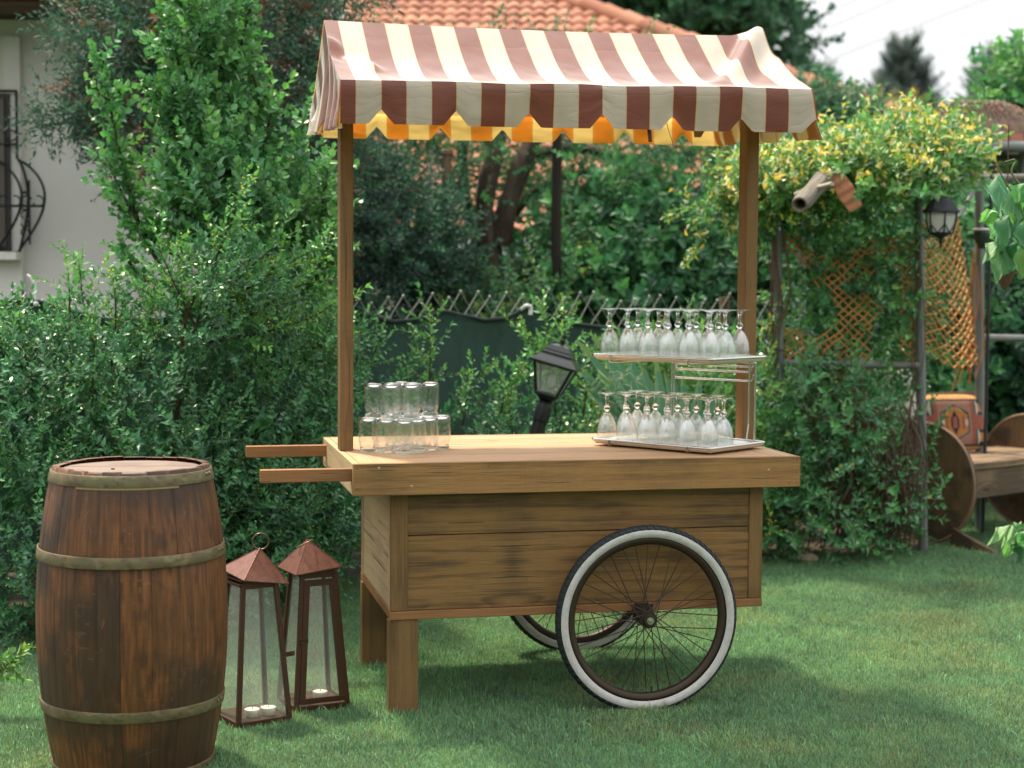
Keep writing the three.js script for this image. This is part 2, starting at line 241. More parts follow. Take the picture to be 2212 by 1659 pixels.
function geoOf(P, N, C) { const g = new THREE.BufferGeometry(); g.setAttribute('position', new THREE.Float32BufferAttribute(P, 3)); g.setAttribute('normal', new THREE.Float32BufferAttribute(N, 3)); g.setAttribute('color', new THREE.Float32BufferAttribute(C, 3)); return g; }
// a sprig along +Y: n leaves round a thin twig. o: {n, length, leaf, wid, open (0 along the twig .. 1 across), twig colour, young, berry}
function sprig(o) {
  const P = [], N = [], C = [], bend = V(rr(-0.15, 0.15), 0, rr(-0.15, 0.15));
  const along = (t) => V(bend.x * t * t * o.length, t * o.length, bend.z * t * t * o.length);
  const tw = o.twigR ?? 0.0016; let prev = null;
  for (let k = 0; k <= 3; k++) { const c = along(k / 3 * 0.96), r = tw * (1 - 0.2 * k), ring = [0, 1, 2].map((j) => c.clone().add(V(Math.cos(j * 2.094) * r, 0, Math.sin(j * 2.094) * r))); if (prev) for (let j = 0; j < 3; j++) for (const q of [prev[j], ring[j], prev[(j + 1) % 3], prev[(j + 1) % 3], ring[j], ring[(j + 1) % 3]]) { P.push(...q.toArray()); N.push(Math.cos(j * 2.094 + 0.5), 0, Math.sin(j * 2.094 + 0.5)); C.push(...(o.twig ?? [1.2, 0.7, 0.5])); } prev = ring; }
  for (let i = 0; i < o.n; i++) {
    const t = (i + 0.6 + rr(-0.3, 0.3)) / o.n, a = i * 2.4 + rr(-0.5, 0.5), up = mix(o.open ?? 0.8, (o.open ?? 0.8) * 0.45, t), d = V(Math.cos(a) * up, 1 - up * 0.6, Math.sin(a) * up).add(V(rr(-0.25, 0.25), rr(-0.35, 0.2), rr(-0.25, 0.25))).normalize();
    const s = d.clone().cross(V(Math.cos(a + 1.57) * 0.2, 1, Math.sin(a + 1.57) * 0.2)).normalize().multiplyScalar(1);
    const v = rr(0.72, 1.25), y = (o.young ?? 0) * t;
    leafInto(P, N, C, along(t), d, s, o.leaf * rr(0.65, 1.15) * (1 - 0.25 * t), o.wid * rr(0.75, 1.15), rr(0.05, 0.25), [v * (1 + y * 0.9), v * (1 + y * 0.55), v * (1 + y * 0.1)], o.lobed);
  }
  for (let i = 0; i < (o.berry ?? 0); i++) { const c = along(rr(0.3, 1)).add(V(rr(-1, 1) * o.leaf * 0.5, rr(-0.2, 0.6) * o.leaf, rr(-1, 1) * o.leaf * 0.5)), r = o.berryR ?? 0.004, q = [V(0, r, 0), V(r, 0, 0), V(0, 0, r), V(-r, 0, 0), V(0, 0, -r), V(0, -r, 0)].map((p) => p.add(c)); for (const [x, y, z] of [[0, 2, 1], [0, 3, 2], [0, 4, 3], [0, 1, 4], [5, 1, 2], [5, 2, 3], [5, 3, 4], [5, 4, 1]]) for (const k of [x, y, z]) { P.push(...q[k].toArray()); const nn = q[k].clone().sub(c).normalize(); N.push(nn.x, nn.y, nn.z); C.push(...(o.berryC ?? [7, 2.4, 0.5])); } }
  return geoOf(P, N, C);
}
const Y = V(0, 1, 0);
function facing(d) { return new THREE.Quaternion().setFromUnitVectors(Y, d.clone().normalize()).multiply(new THREE.Quaternion().setFromAxisAngle(Y, rr(0, 6.283))); }
// sprigs through a crown given as blobs {c, r: [rx, ry, rz], w}: most near the outside, thinned by noise into clumps and gaps
function crown(blobs, n, o) {
  const items = [], wsum = blobs.reduce((a, b) => a + (b.w ?? b.r[0] * b.r[1]), 0);
  for (let k = 0, tries = 0; k < n && tries < n * 6; tries++) {
    let pick = rnd() * wsum, b = blobs[0]; for (const q of blobs) { pick -= q.w ?? q.r[0] * q.r[1]; if (pick <= 0) { b = q; break; } }
    const u = V(rr(-1, 1), rr(-1, 1), rr(-1, 1)); if (u.lengthSq() > 1 || u.lengthSq() < 0.01) continue; u.normalize();
    const rad = (1 - (o.depth ?? 0.6) * rnd() * rnd()) * (1 + (o.ragged ?? 0.12) * rr(-1, 1)), p = V(b.c.x + u.x * b.r[0] * rad, b.c.y + u.y * b.r[1] * rad, b.c.z + u.z * b.r[2] * rad);
    if (p.y < (o.floor ?? 0.03)) continue; if (o.keep && !o.keep(p)) continue;
    const f = o.clump ?? 3; if (noise3(p.x * f, p.y * f, p.z * f) * 0.65 + noise3(p.x * f * 2.7, p.y * f * 2.7, p.z * f * 2.7) * 0.35 < (o.gap ?? 0.3)) continue;
    const d = u.clone().multiplyScalar(o.out ?? 0.7).add(V(rr(-1, 1), rr(-1, 1), rr(-1, 1)).multiplyScalar(o.wild ?? 0.45)).add(V(0, o.up ?? 0.5, 0));
    const v = rr(0.8, 1.2), c = o.colors[Math.floor(rnd() * o.colors.length)]; items.push({ p, q: facing(d), s: rr(0.75, 1.2), c: c.map((x) => x * v) }); k++;
  }
  return items;
}
function foliage(parent, geos, mat, items, name = 'foliage') { const lists = geos.map(() => []); items.forEach((it, i) => lists[i % geos.length].push(it)); lists.forEach((l, i) => l.length && scatter(name, geos[i], mat, l, parent)); }
// shoots: stems given by points, with sprigs set along them
function shoots(parent, lines, geos, mat, o) {
  const items = [], stems = [];
  for (const ln of lines) {
    const c = new THREE.CatmullRomCurve3(ln.pts, false, 'centripetal'), n = Math.round(c.getLength() / (o.step ?? 0.04));
    stems.push(taper(ln.pts, ln.r ?? o.r ?? 0.008, (ln.r ?? o.r ?? 0.008) * 0.35, 14, 5));
    for (let i = 0; i < n; i++) { const t = mix(ln.from ?? 0.1, 1, (i + rnd()) / n), p = c.getPointAt(Math.min(1, t)), tg = c.getTangentAt(Math.min(1, t)), a = V(rr(-1, 1), rr(-1, 1), rr(-1, 1)).multiplyScalar((o.spread ?? 1.0)), v = rr(0.8, 1.2), cc = o.colors[Math.floor(rnd() * o.colors.length)]; items.push({ p, q: facing(tg.clone().multiplyScalar(0.9).add(a)), s: rr(0.7, 1.15) * (ln.s ?? 1), c: cc.map((x) => x * v) }); }
  }
  stems.forEach((s) => part('stem', s, o.bark ?? twigMat, parent)); foliage(parent, geos, mat, items);
}
const blob = (u, v, d, ru, rv, rz, w) => { const k = d / FPX; return { c: at(u, v, d), r: [ru * k, rv * k, rz ?? ru * k], w: w ?? ru * rv }; };
const G1 = [0.080, 0.29, 0.072], G2 = [0.048, 0.220, 0.070], G3 = [0.125, 0.35, 0.072], GD = [0.024, 0.115, 0.054], GB = [0.042, 0.182, 0.072], GY = [0.17, 0.31, 0.05], GO = [0.034, 0.110, 0.066];
const LEAF = leafMat({ transmission: 0.38, clearcoat: 0.9, clearcoatRoughness: 0.3 }), GLOSSY = leafMat({ clearcoat: 1.0, clearcoatRoughness: 0.26, transmission: 0.27 }), FAR = leafMat({ clearcoat: 0.4, clearcoatRoughness: 0.45, transmission: 0.42 });

// tall light green shrub left of the cart
{
  reseed(21); const t = thing('tall_shrub', 'tall bright green leafy shrub with upright shoots against the white wall', 'shrub', [0, 0, 0]);
  const D = 7.75, geos = [0, 1, 2].map(() => sprig({ n: 9, length: 0.16, leaf: 0.058, wid: 0.034, open: 0.85, young: 0.35, lobed: true }));
  const cols = [G1, G3, G1, [0.065, 0.25, 0.08]];
  const B = [blob(460, 330, D, 85, 230, 0.26), blob(435, 130, D, 68, 140, 0.2), blob(450, 0, D, 62, 120, 0.2), blob(510, 480, D, 140, 140, 0.36), blob(425, 430, D, 85, 110, 0.26), blob(640, 490, D, 62, 130, 0.25), blob(540, 620, D, 165, 120, 0.4)];
  foliage(t, geos, LEAF, crown(B, 1200, { colors: cols, up: 0.7, out: 0.6, wild: 0.5, gap: 0.38, clump: 4.5, depth: 0.85, ragged: 0.16 }));
  const S = (...p) => ({ pts: p.map(([u, v, z]) => at(u, v, D + (z ?? 0))) });
  shoots(t, [S([360, 600], [300, 480], [252, 300], [222, 130]), S([400, 560], [330, 520], [265, 420], [235, 350]), S([380, 620], [300, 590], [262, 540]), S([450, 620], [400, 350], [350, 230], [330, 190]), S([620, 620], [640, 470], [650, 330], [655, 262, -0.1]), S([640, 620], [690, 500], [700, 420, -0.1], [708, 370, -0.15]), S([540, 560], [560, 380], [580, 270], [590, 228]), S([450, 600], [430, 250], [430, 60], [440, -80]), S([470, 500], [500, 200], [530, 60], [545, 0]), S([440, 400], [390, 160], [372, 50], [365, -30]), S([470, 500], [520, 330], [560, 210], [540, 150]), S([420, 500], [370, 300], [355, 210]), S([660, 640], [715, 560], [722, 490, -0.1])], geos, LEAF, { colors: cols, step: 0.022, spread: 0.8, r: 0.012 });
  for (let i = 0; i < 6; i++) part('trunk', taper([at(480 + i * 18, 900, D).setY(0), at(470 + i * 14, 640, D), at(440 + i * 30, 420, D + rr(-0.1, 0.1))], 0.022, 0.009), greyBark, t);
}
// dark small-leaved tree between it and the wall
{
  reseed(22); const t = thing('dark_leaved_tree', 'dark olive leaved tree between the white wall and the tall bright shrub', 'tree', [0, 0, 0]), D = 9.3;
  const geos = [0, 1].map(() => sprig({ n: 11, length: 0.2, leaf: 0.055, wid: 0.016, open: 1, twig: [3, 1.4, 0.8] }));
  const cols = [GO, GD, GO, GB, GO, [0.045, 0.12, 0.05], [0.20, 0.09, 0.03]];
  foliage(t, geos, FAR, crown([blob(250, 60, D, 110, 90, 0.4), blob(230, 180, D, 60, 110, 0.35), blob(300, 200, D, 110, 120, 0.4), blob(330, 330, D, 90, 70, 0.35), blob(620, 130, D, 110, 170, 0.4), blob(560, 280, D, 110, 120, 0.4), blob(660, 330, D, 80, 150, 0.4), blob(400, 60, D, 150, 140, 0.4), blob(640, 500, D, 80, 110, 0.3), blob(720, 220, D, 70, 160, 0.4), blob(600, -60, D, 200, 100, 0.5)], 3800, { colors: cols, up: 0.15, gap: 0.3, clump: 3, depth: 0.85, ragged: 0.22 }));
  const b = (...p) => part('branch', taper(p.map(([u, v]) => at(u, v, D)), 0.02, 0.006), darkBark, t);
  b([420, 330], [260, 250], [150, 265], [85, 270]); b([430, 320], [300, 120], [220, 30]); b([520, 400], [620, 200], [700, 60]); b([560, 500], [640, 380], [700, 300]);
  foliage(t, geos, FAR, crown([blob(150, 255, D, 55, 40, 0.2), blob(190, 225, D, 40, 45, 0.2), blob(85, 262, D, 20, 14, 0.1)], 130, { colors: [GO, GD], up: -0.2, out: 0.9, gap: 0.1, depth: 1 }));
  part('trunk', taper([at(520, 900, D).setY(0), at(500, 560, D), at(440, 330, D)], 0.07, 0.03), darkBark, t);
}
// the privet border: separate shrubs
const privet = [0, 1, 2, 3].map(() => { reseed(40 + names.size); return sprig({ n: 13, length: 0.17, leaf: 0.044, wid: 0.0195, open: 0.85, young: 0.45, twig: [2.2, 1.3, 0.6] }); });
reseed(44); const privetB = [0, 1].map(() => sprig({ n: 12, length: 0.17, leaf: 0.042, wid: 0.0185, open: 0.85, young: 0.4, twig: [2.2, 1.3, 0.6], berry: 7, berryR: 0.0042 }));
const PV = [...privet, ...privetB];
const privetCols = [GB, G2, GB, [0.028, 0.135, 0.062], [0.05, 0.2, 0.07]];
function privetShrub(name, label, n, blobs, lines, o = {}) {
  const t = thing(name, label, 'shrub', [0, 0, 0]); t.userData.group = 'privet shrubs of the border';
  const keep = o.keep ?? null;
  foliage(t, PV, GLOSSY, crown(blobs, n, { colors: privetCols, up: 0.55, out: 0.7, wild: 0.5, gap: 0.38, clump: 3.6, depth: 0.8, ragged: 0.2, keep, ...o }));
  shoots(t, lines, PV, GLOSSY, { colors: [G1, G1, G3, G3], step: 0.026, spread: 0.75, r: 0.006 });
  return t;
}
{
  const S = (D, ...p) => ({ pts: p.map(([u, v, z]) => at(u, v, D + (z ?? 0))) });
  reseed(31);
  privetShrub('privet_shrub', 'dense glossy privet shrub at far left behind the barrel', 2300, [blob(40, 920, 7.15, 190, 215, 0.42), blob(210, 835, 7.2, 150, 120, 0.36), blob(120, 1150, 7.1, 230, 280, 0.5), blob(0, 790, 7.3, 110, 90, 0.35), blob(-130, 1000, 7.2, 160, 300, 0.5), blob(20, 1270, 7.0, 170, 110, 0.3)], [S(7.1, [150, 760], [150, 640], [148, 590]), S(7.2, [190, 760], [180, 660], [170, 560]), S(7.1, [240, 800], [250, 690], [245, 600]), S(7.1, [60, 800], [50, 740], [40, 690]), S(7.0, [210, 1000], [200, 850], [205, 720]), S(7.1, [300, 800], [320, 720], [330, 660]), S(7.0, [10, 780], [0, 720], [-6, 690])]);
  privetShrub('privet_shrub', 'tall open privet with a bare leaning stem and long yellow green shoots behind the barrel', 950, [blob(440, 640, 7.2, 150, 75, 0.3), blob(390, 720, 7.2, 130, 70, 0.3), blob(520, 690, 7.25, 120, 90, 0.3), blob(360, 960, 7.15, 130, 200, 0.4), blob(420, 1200, 7.2, 170, 200, 0.4)], [S(7.1, [420, 720], [450, 600], [490, 500], [510, 425]), S(7.1, [420, 700], [380, 620], [345, 540]), S(7.1, [430, 680], [540, 620], [640, 560], [690, 530]), S(7.1, [440, 720], [560, 670], [640, 620], [680, 610]), S(7.1, [450, 740], [560, 720], [660, 690], [720, 660]), S(7.1, [430, 700], [460, 640], [500, 600]), S(7.1, [400, 700], [340, 650], [300, 620]), S(7.1, [480, 640], [560, 560], [600, 530])]);
  part('trunk', taper([at(362, 1250, 7.15).setY(0.02), at(372, 1000, 7.12), at(388, 830, 7.08), at(398, 700, 7.1), at(420, 640, 7.1)], 0.014, 0.008), twigMat, scene.children.at(-1));
  privetShrub('privet_shrub', 'dark dense privet shrub between the barrel and the cart handles', 2600, [blob(640, 960, 7.85, 130, 170, 0.4), blob(560, 880, 7.6, 120, 150, 0.4), blob(560, 1120, 7.55, 170, 180, 0.5), blob(720, 1080, 8.1, 130, 170, 0.4), blob(690, 800, 8.0, 80, 100, 0.3), blob(470, 1050, 7.4, 120, 200, 0.4)], [S(7.8, [690, 1000], [705, 850], [730, 760]), S(7.7, [660, 900], [690, 760], [720, 690]), S(7.7, [600, 900], [640, 780], [700, 740]), S(7.7, [560, 880], [570, 760], [560, 700])]);
  privetShrub('privet_shrub', 'thin privet sprigs rising in front of the green fence cloth beside the jars', 150, [blob(800, 1040, 8.5, 120, 190, 0.35), blob(950, 1040, 8.6, 150, 160, 0.35), blob(1010, 900, 8.6, 110, 70, 0.3), blob(840, 850, 8.5, 60, 60, 0.2)], [S(8.3, [770, 860], [800, 780], [825, 725]), S(8.3, [870, 900], [880, 840], [905, 770]), S(8.3, [920, 900], [930, 780], [925, 685]), S(8.3, [1000, 920], [1010, 860], [1045, 800]),  S(8.3, [1080, 920], [1090, 850], [1120, 790]), S(8.3, [765, 800], [775, 740], [770, 690])]);
  privetShrub('privet_shrub', 'bright privet clump around the foot of the leaning garden lamp', 280, [blob(1160, 1030, 8.6, 110, 170, 0.35), blob(1090, 980, 8.5, 80, 110, 0.3), blob(1290, 1010, 8.7, 90, 150, 0.3), blob(1250, 880, 8.8, 60, 70, 0.2)], [S(8.7, [1200, 900], [1195, 800], [1185, 730], [1178, 690]), S(8.7, [1200, 860], [1215, 780], [1225, 690]), S(8.7, [1190, 850], [1170, 780], [1135, 730]), S(8.3, [1110, 950], [1100, 870], [1110, 820]), S(8.5, [1260, 900], [1270, 820], [1280, 770])]);
  privetShrub('privet_shrub', 'yellow green bush behind the tiered tray rack', 1500, [blob(1450, 930, 8.9, 150, 140, 0.4), blob(1560, 860, 9.0, 100, 110, 0.35), blob(1400, 1080, 8.9, 180, 170, 0.4), blob(1600, 1080, 9.1, 120, 170, 0.35), blob(1380, 790, 9.1, 60, 60, 0.25)], [S(8.8, [1440, 880], [1440, 800], [1430, 740]), S(8.8, [1520, 860], [1515, 760], [1500, 690]), S(8.9, [1350, 880], [1345, 800], [1350, 740])], { colors: [G2, G1, G3, GY] });
  // a low sprig reaching in at the left edge of the lawn
  const t = thing('plant_sprig', 'sunlit yellow green sprig reaching in over the lawn left of the barrel', 'sprig', [0, 0, 0]);
  reseed(36); const g = [0, 1].map(() => sprig({ n: 7, length: 0.07, leaf: 0.04, wid: 0.022, open: 0.8, young: 0.4, twig: [1.4, 1, 0.5], lobed: true }));
  shoots(t, [{ pts: [at(-60, 1500, 5.6), at(0, 1450, 5.6), at(40, 1418, 5.6)] }, { pts: [at(-60, 1450, 5.6), at(-20, 1440, 5.6), at(25, 1440, 5.6)] }, { pts: [at(-40, 1480, 5.6), at(30, 1425, 5.6), at(72, 1398, 5.65), at(90, 1386, 5.65)], s: 0.15 }], g, LEAF, { colors: [G3, GY], step: 0.018, spread: 0.7, r: 0.003 });
}
// fan palm behind the tray rack
{
  reseed(51); const t = thing('fan_palm', 'young fan palm with stiff pointed blades between the garden lamp and the tray rack', 'palm', [0, 0, 0]);
  const m = leafMat({ clearcoat: 0.4, clearcoatRoughness: 0.4, transmission: 0.25 });
  const fan = (o, list) => list.forEach(([u, v, dz]) => {
    const tip = at(u, v, 8.3 + (dz ?? 0)), d = tip.clone().sub(o), L = d.length(); d.normalize(); const s = d.clone().cross(V(0.15, 0.1, 1)).normalize(), P = [], N = [], C = [], w = 0.03, n = s.clone().cross(d).normalize(), k = 6;
    const at2 = (q, e) => o.clone().addScaledVector(d, q * L).addScaledVector(s, e * w * (0.35 + 1.3 * q) * (q > 0.55 ? Math.max(0.06, (1 - q) / 0.45) : 1)).addScaledVector(n, Math.abs(e) * w * 0.5 - 0.06 * q * q).add(V(0, q > 0.8 ? -(q - 0.8) * (q - 0.8) * 1.2 * rnd() : 0, 0));
    for (let i = 0; i < k; i++) for (const e of [-1, 0]) { const a = at2(i / k, e), b = at2(i / k, e + 1), c = at2((i + 1) / k, e), f = at2((i + 1) / k, e + 1), ti = i >= k - 1 ? [1.9, 1.25, 0.8] : [rr(0.9, 1.1), 1, 1], fn = c.clone().sub(a).cross(b.clone().sub(a)).normalize(); for (const q of [a, c, b, b, c, f]) { P.push(...q.toArray()); N.push(fn.x, fn.y, fn.z); C.push(0.10 * ti[0], 0.25 * ti[1], 0.13 * ti[2]); } }
    part('blade', geoOf(P, N, C), m, t);
  });
  fan(at(1440, 1010, 8.35), [[1230, 765, -0.1], [1250, 722], [1285, 715, -0.1], [1320, 735], [1255, 820, -0.15], [1345, 720, 0.1], [1385, 760, 0.1], [1300, 800, -0.12], [1420, 760, 0.1]]);
  fan(at(1480, 1010, 8.5), [[1400, 800, 0.2], [1440, 790, 0.2], [1480, 800, 0.2], [1520, 800, 0.2], [1560, 825, 0.2], [1590, 870, 0.2], [1460, 760, 0.3]]);
  const hair = []; for (let i = 0; i < 60; i++) { const a = at(rr(1290, 1390), rr(800, 930), 8.25), b = a.clone().add(V(rr(-0.08, 0.08), rr(-0.1, 0.06), rr(0, 0.05))), c = a.clone().lerp(b, 0.5).add(V(rr(-0.04, 0.04), rr(-0.05, 0.03), 0.02)); hair.push(tube([a, c, b], 0.0009, 6, 3)); }
  part('fibre', merge(hair), std({ color: lin(0.5, 0.5, 0.36), roughness: 0.9 }), t, 'stuff');
}
// trees and bushes beyond the fence
function bush(name, label, cat, n, blobs, cols, o = {}) { const t = thing(name, label, cat, [0, 0, 0]); foliage(t, o.geos ?? farG, o.mat ?? FAR, crown(blobs, n, { colors: cols, gap: 0.32, clump: 2.2, depth: 0.7, up: 0.3, ragged: 0.2, wild: 0.6, ...o })); (o.trunks ?? []).forEach(([pts, r0, r1, nm]) => part(nm ?? 'trunk', taper(pts, r0, r1, 18, 8), o.bark ?? darkBark, t)); return t; }
reseed(59); const smallG = [0, 1].map(() => sprig({ n: 11, length: 0.2, leaf: 0.046, wid: 0.027, open: 1, twigR: 0.0025 })), pineG = [0, 1].map(() => sprig({ n: 22, length: 0.42, leaf: 0.16, wid: 0.03, open: 0.9, twigR: 0.012 })), trunkBark = bark([0.17, 0.125, 0.09]); reseed(60); const farG = [0, 1, 2].map(() => sprig({ n: 12, length: 0.24, leaf: 0.06, wid: 0.034, open: 1, twigR: 0.003 })), broadG = [0, 1].map(() => sprig({ n: 12, length: 0.34, leaf: 0.11, wid: 0.065, open: 1, twigR: 0.004 })), fineG = [0, 1].map(() => sprig({ n: 16, length: 0.26, leaf: 0.06, wid: 0.022, open: 1, twigR: 0.003 })), bigG = [0, 1].map(() => sprig({ n: 14, length: 0.7, leaf: 0.2, wid: 0.11, open: 1, twigR: 0.006 })), hugeG = [0, 1].map(() => sprig({ n: 16, length: 0.9, leaf: 0.32, wid: 0.07, open: 0.9, twigR: 0.015 }));
{
  const T = (u, v, d) => at(u, v, d), D = 12.6, foot = (u, d) => at(u, 700, d).setY(0);
  reseed(61);
  bush('bluish_bush', 'dull blue green bush directly behind the fence at the left post of the cart', 'bush', 1900, [blob(860, 520, 11.2, 130, 130, 0.5), blob(800, 650, 11.2, 110, 120, 0.5), blob(935, 660, 11.3, 100, 85, 0.5), blob(760, 480, 11, 80, 180, 0.4)], [GO, GO, GB, GD], { geos: fineG, floor: 0.5 });
  bush('tree', 'old tree with dark forked trunks and spreading boughs under the striped canopy', 'tree', 3300, [blob(1250, 330, 12.4, 340, 110, 1.2), blob(930, 340, 12.2, 170, 130, 0.9), blob(1500, 380, 12.4, 190, 110, 1.0), blob(1100, 180, 12.5, 400, 90, 1.2), blob(1350, 440, 12.6, 240, 70, 1.0), blob(1000, 440, 12.4, 150, 60, 0.8), blob(760, 260, 12, 160, 160, 1), blob(1600, 300, 12.6, 130, 120, 0.9)], [G2, GB, [0.065, 0.19, 0.05], G1], { gap: 0.45, clump: 2.2, depth: 1, geos: smallG, floor: 1.6, bark: trunkBark,
    trunks: [[[foot(1075, 11.9), T(1068, 580, 11.9), T(1045, 440, 11.9), T(1070, 330, 11.9), T(1090, 200, D)], 0.088, 0.055], [[T(1080, 530, 11.9), T(1105, 420, 11.9), T(1150, 300, 12), T(1190, 180, D)], 0.08, 0.045], [[foot(1040, D + 0.5), T(1030, 520, D + 0.4), T(1000, 400, D + 0.3), T(1005, 250, D + 0.2)], 0.07, 0.04], [[T(1095, 480, D), T(1160, 410, D), T(1290, 360, D - 0.2)], 0.045, 0.02, 'bough'], [[T(1120, 350, D), T(1230, 320, D), T(1360, 340, D), T(1500, 330, D)], 0.05, 0.02, 'bough'], [[T(1240, 420, D), T(1320, 385, D), T(1450, 400, D), T(1600, 440, D)], 0.04, 0.018, 'bough'], [[T(990, 420, D), T(960, 360, D), T(935, 300, D)], 0.04, 0.02, 'bough']] });
  reseed(62);
  bush('bush', 'mid green bush behind the fence between the forked trunks and the dark pole', 'bush', 800, [blob(1130, 680, 11.5, 110, 75, 0.4), blob(1210, 630, 11.6, 80, 90, 0.4), blob(1040, 695, 11.4, 90, 50, 0.4)], [G1, G2, GY, G2], { floor: 0.4, gap: 0.36 });
  bush('bush', 'broad dark green bush behind the fence right of the dark pole', 'bush', 1500, [blob(1330, 580, 12, 150, 130, 0.6), blob(1500, 580, 12.1, 170, 130, 0.6), blob(1420, 680, 11.8, 220, 90, 0.6), blob(1620, 620, 12, 120, 160, 0.6)], [G2, G2, G1, GB], { floor: 0.4, geos: broadG, gap: 0.36 });
  reseed(63);
  bush('bush', 'leafy green bush behind the rope net arch', 'bush', 1700, [blob(1800, 620, 11.6, 160, 190, 0.6), blob(1760, 850, 11.4, 160, 200, 0.6), blob(1960, 650, 11.8, 130, 230, 0.6), blob(1950, 900, 11.6, 140, 150, 0.5)], [G2, G1, GB, G1], { geos: broadG, gap: 0.34 });
  bush('bush', 'dark green bush behind the drum bench at the right edge', 'bush', 2300, [blob(2180, 760, 12, 160, 170, 0.7), blob(2330, 700, 12.4, 150, 260, 0.8), blob(2100, 560, 12.4, 130, 130, 0.7), blob(2250, 900, 12, 180, 150, 0.6)], [GB, G2, GB, GD], { geos: broadG, gap: 0.26 });
  reseed(64);
  bush('tree', 'leafy dark green tree beyond the tiled roof right of the canopy top', 'tree', 2100, [blob(1470, 10, 29, 150, 80, 2), blob(1600, 20, 29, 100, 60, 1.6), blob(1350, -50, 29, 150, 80, 2), blob(1690, 110, 29, 40, 32, 0.6), blob(1540, -120, 29, 200, 90, 2), blob(1530, 100, 29, 130, 60, 1.4), blob(1640, 140, 29, 60, 90, 1)], [GB, GB, GD, G2], { geos: bigG, gap: 0.4, clump: 0.9, depth: 1, floor: 2, trunks: [[[foot(1560, 29.4), T(1560, 200, 29.4), T(1530, 40, 29.2)], 0.3, 0.1], [[T(1560, 160, 29.2), T(1640, 110, 29), T(1720, 125, 29)], 0.1, 0.03, 'bough']] });
  bush('tree', 'pale leafed tree crown at the upper right edge above the woven dome', 'tree', 800, [blob(2215, 195, 13.5, 50, 40, 0.4), blob(2250, 240, 13.5, 60, 80, 0.5), blob(2230, 300, 13.8, 60, 60, 0.5), blob(2310, 260, 13.8, 80, 130, 0.6)], [G1, G2, G3], { geos: broadG, gap: 0.3, trunks: [[[foot(2290, 13.8), T(2290, 500, 13.8), T(2260, 250, 13.7)], 0.09, 0.04]] });
  // pines far off, distance haze painted into their greyish greens
  const pine = (label, u, v, d, w, h, n) => { const top = T(u, v, d), k = d / FPX, W = w * k, H = h * k, t = thing('pine_tree', label, 'pine', [0, 0, 0], 0, 'distant pines'), items = []; for (let i = 0; i < n; i++) { const q = Math.pow(rnd(), 0.6), lay = Math.floor(q * 9), a = Math.floor(hash(lay, 3, u) * 6) + Math.floor(rnd() * 6) * 1.05 + lay * 0.7 + rr(-0.22, 0.22), r = W * (0.08 + 0.95 * q) * (0.15 + 0.85 * rnd()) * (0.7 + 0.5 * hash(lay, Math.round(a * 3), u)), y = top.y - H * q * 0.97 + 0.18 * r + rr(-0.15, 0.15) * H * 0.08; items.push({ p: V(top.x + Math.cos(a) * r, y, top.z + Math.sin(a) * r), q: facing(V(Math.cos(a) * 0.8, 0.9, Math.sin(a) * 0.8)), s: rr(0.7, 1.7), c: [[0.060, 0.115, 0.088], [0.048, 0.098, 0.075], [0.085, 0.125, 0.08]][i % 3].map((x) => x * rr(0.8, 1.35)) }); } foliage(t, pineG, FAR, items); part('trunk', taper([V(top.x, 0, top.z), V(top.x, top.y - H * 0.5, top.z), V(top.x, top.y, top.z)], 0.28, 0.05), darkBark, t); };
  pine('tall pointed pine in the middle of the open sky', 1955, 92, 62, 98, 215, 1700); pine('small ragged pine beside the right end of the canopy', 1772, 152, 60, 62, 150, 800); pine('broad pine at the right edge of the sky', 2165, 118, 58, 120, 205, 1700); pine('pine with a thin top between the small ragged pine and the tall one', 1830, 200, 66, 30, 100, 500);
  reseed(65);
  bush('tree', 'rounded olive green tree below the small ragged pine', 'tree', 1300, [blob(1820, 275, 14, 75, 40, 0.4), blob(1735, 250, 14, 65, 50, 0.4), blob(1850, 310, 14, 60, 40, 0.4), blob(1680, 300, 14, 60, 60, 0.4)], [GB, G2, [0.05, 0.15, 0.06]], { geos: farG, gap: 0.25, clump: 2, trunks: [[[foot(1790, 14), T(1790, 300, 14)], 0.08, 0.04]] });
  bush('tree', 'yellow green tree low on the skyline above the honeysuckle', 'tree', 700, [blob(1840, 285, 40, 70, 30, 1.5), blob(1905, 280, 42, 50, 28, 1.5)], [[0.20, 0.20, 0.04], [0.14, 0.17, 0.04], [0.28, 0.2, 0.03]], { geos: bigG, gap: 0.2, clump: 0.8, trunks: [[[foot(1880, 41), T(1880, 270, 41)], 0.3, 0.1]] });
  // far wood closing the view, plus unseen trees added behind the camera for shade
  { reseed(66); const it = crown([0, 1, 2, 3, 4, 5, 6, 7, 8, 9].map((i) => ({ c: V(-14 + i * 4.2, 0.6 + 0.6 * hash(i, 2, 2), -30 - 3 * hash(i, 1, 1)), r: [3.2, 2.0, 1.6] })), 3600, { colors: [GB, GD, GO, GB], gap: 0.1, clump: 0.4, floor: 0 }); it.push(...crown([0, 1, 2, 3, 4, 5, 6, 7].map((i) => ({ c: V(-14 + i * 4, 2.4 + hash(i, 5, 2), 7.5 + 2 * hash(i, 6, 1)), r: [2.7, 3.0, 1.5] })), 2600, { colors: [GB, GD, GO, GB], gap: 0.15, clump: 0.6, floor: 0 })); const t = new THREE.Group(); t.name = 'treeline'; scene.add(t); tag(t, 'dark wood closing the view low down, with unseen trees added behind the camera for shade', 'trees', null, 'stuff'); foliage(t, hugeG, FAR, it, 'leaves'); }
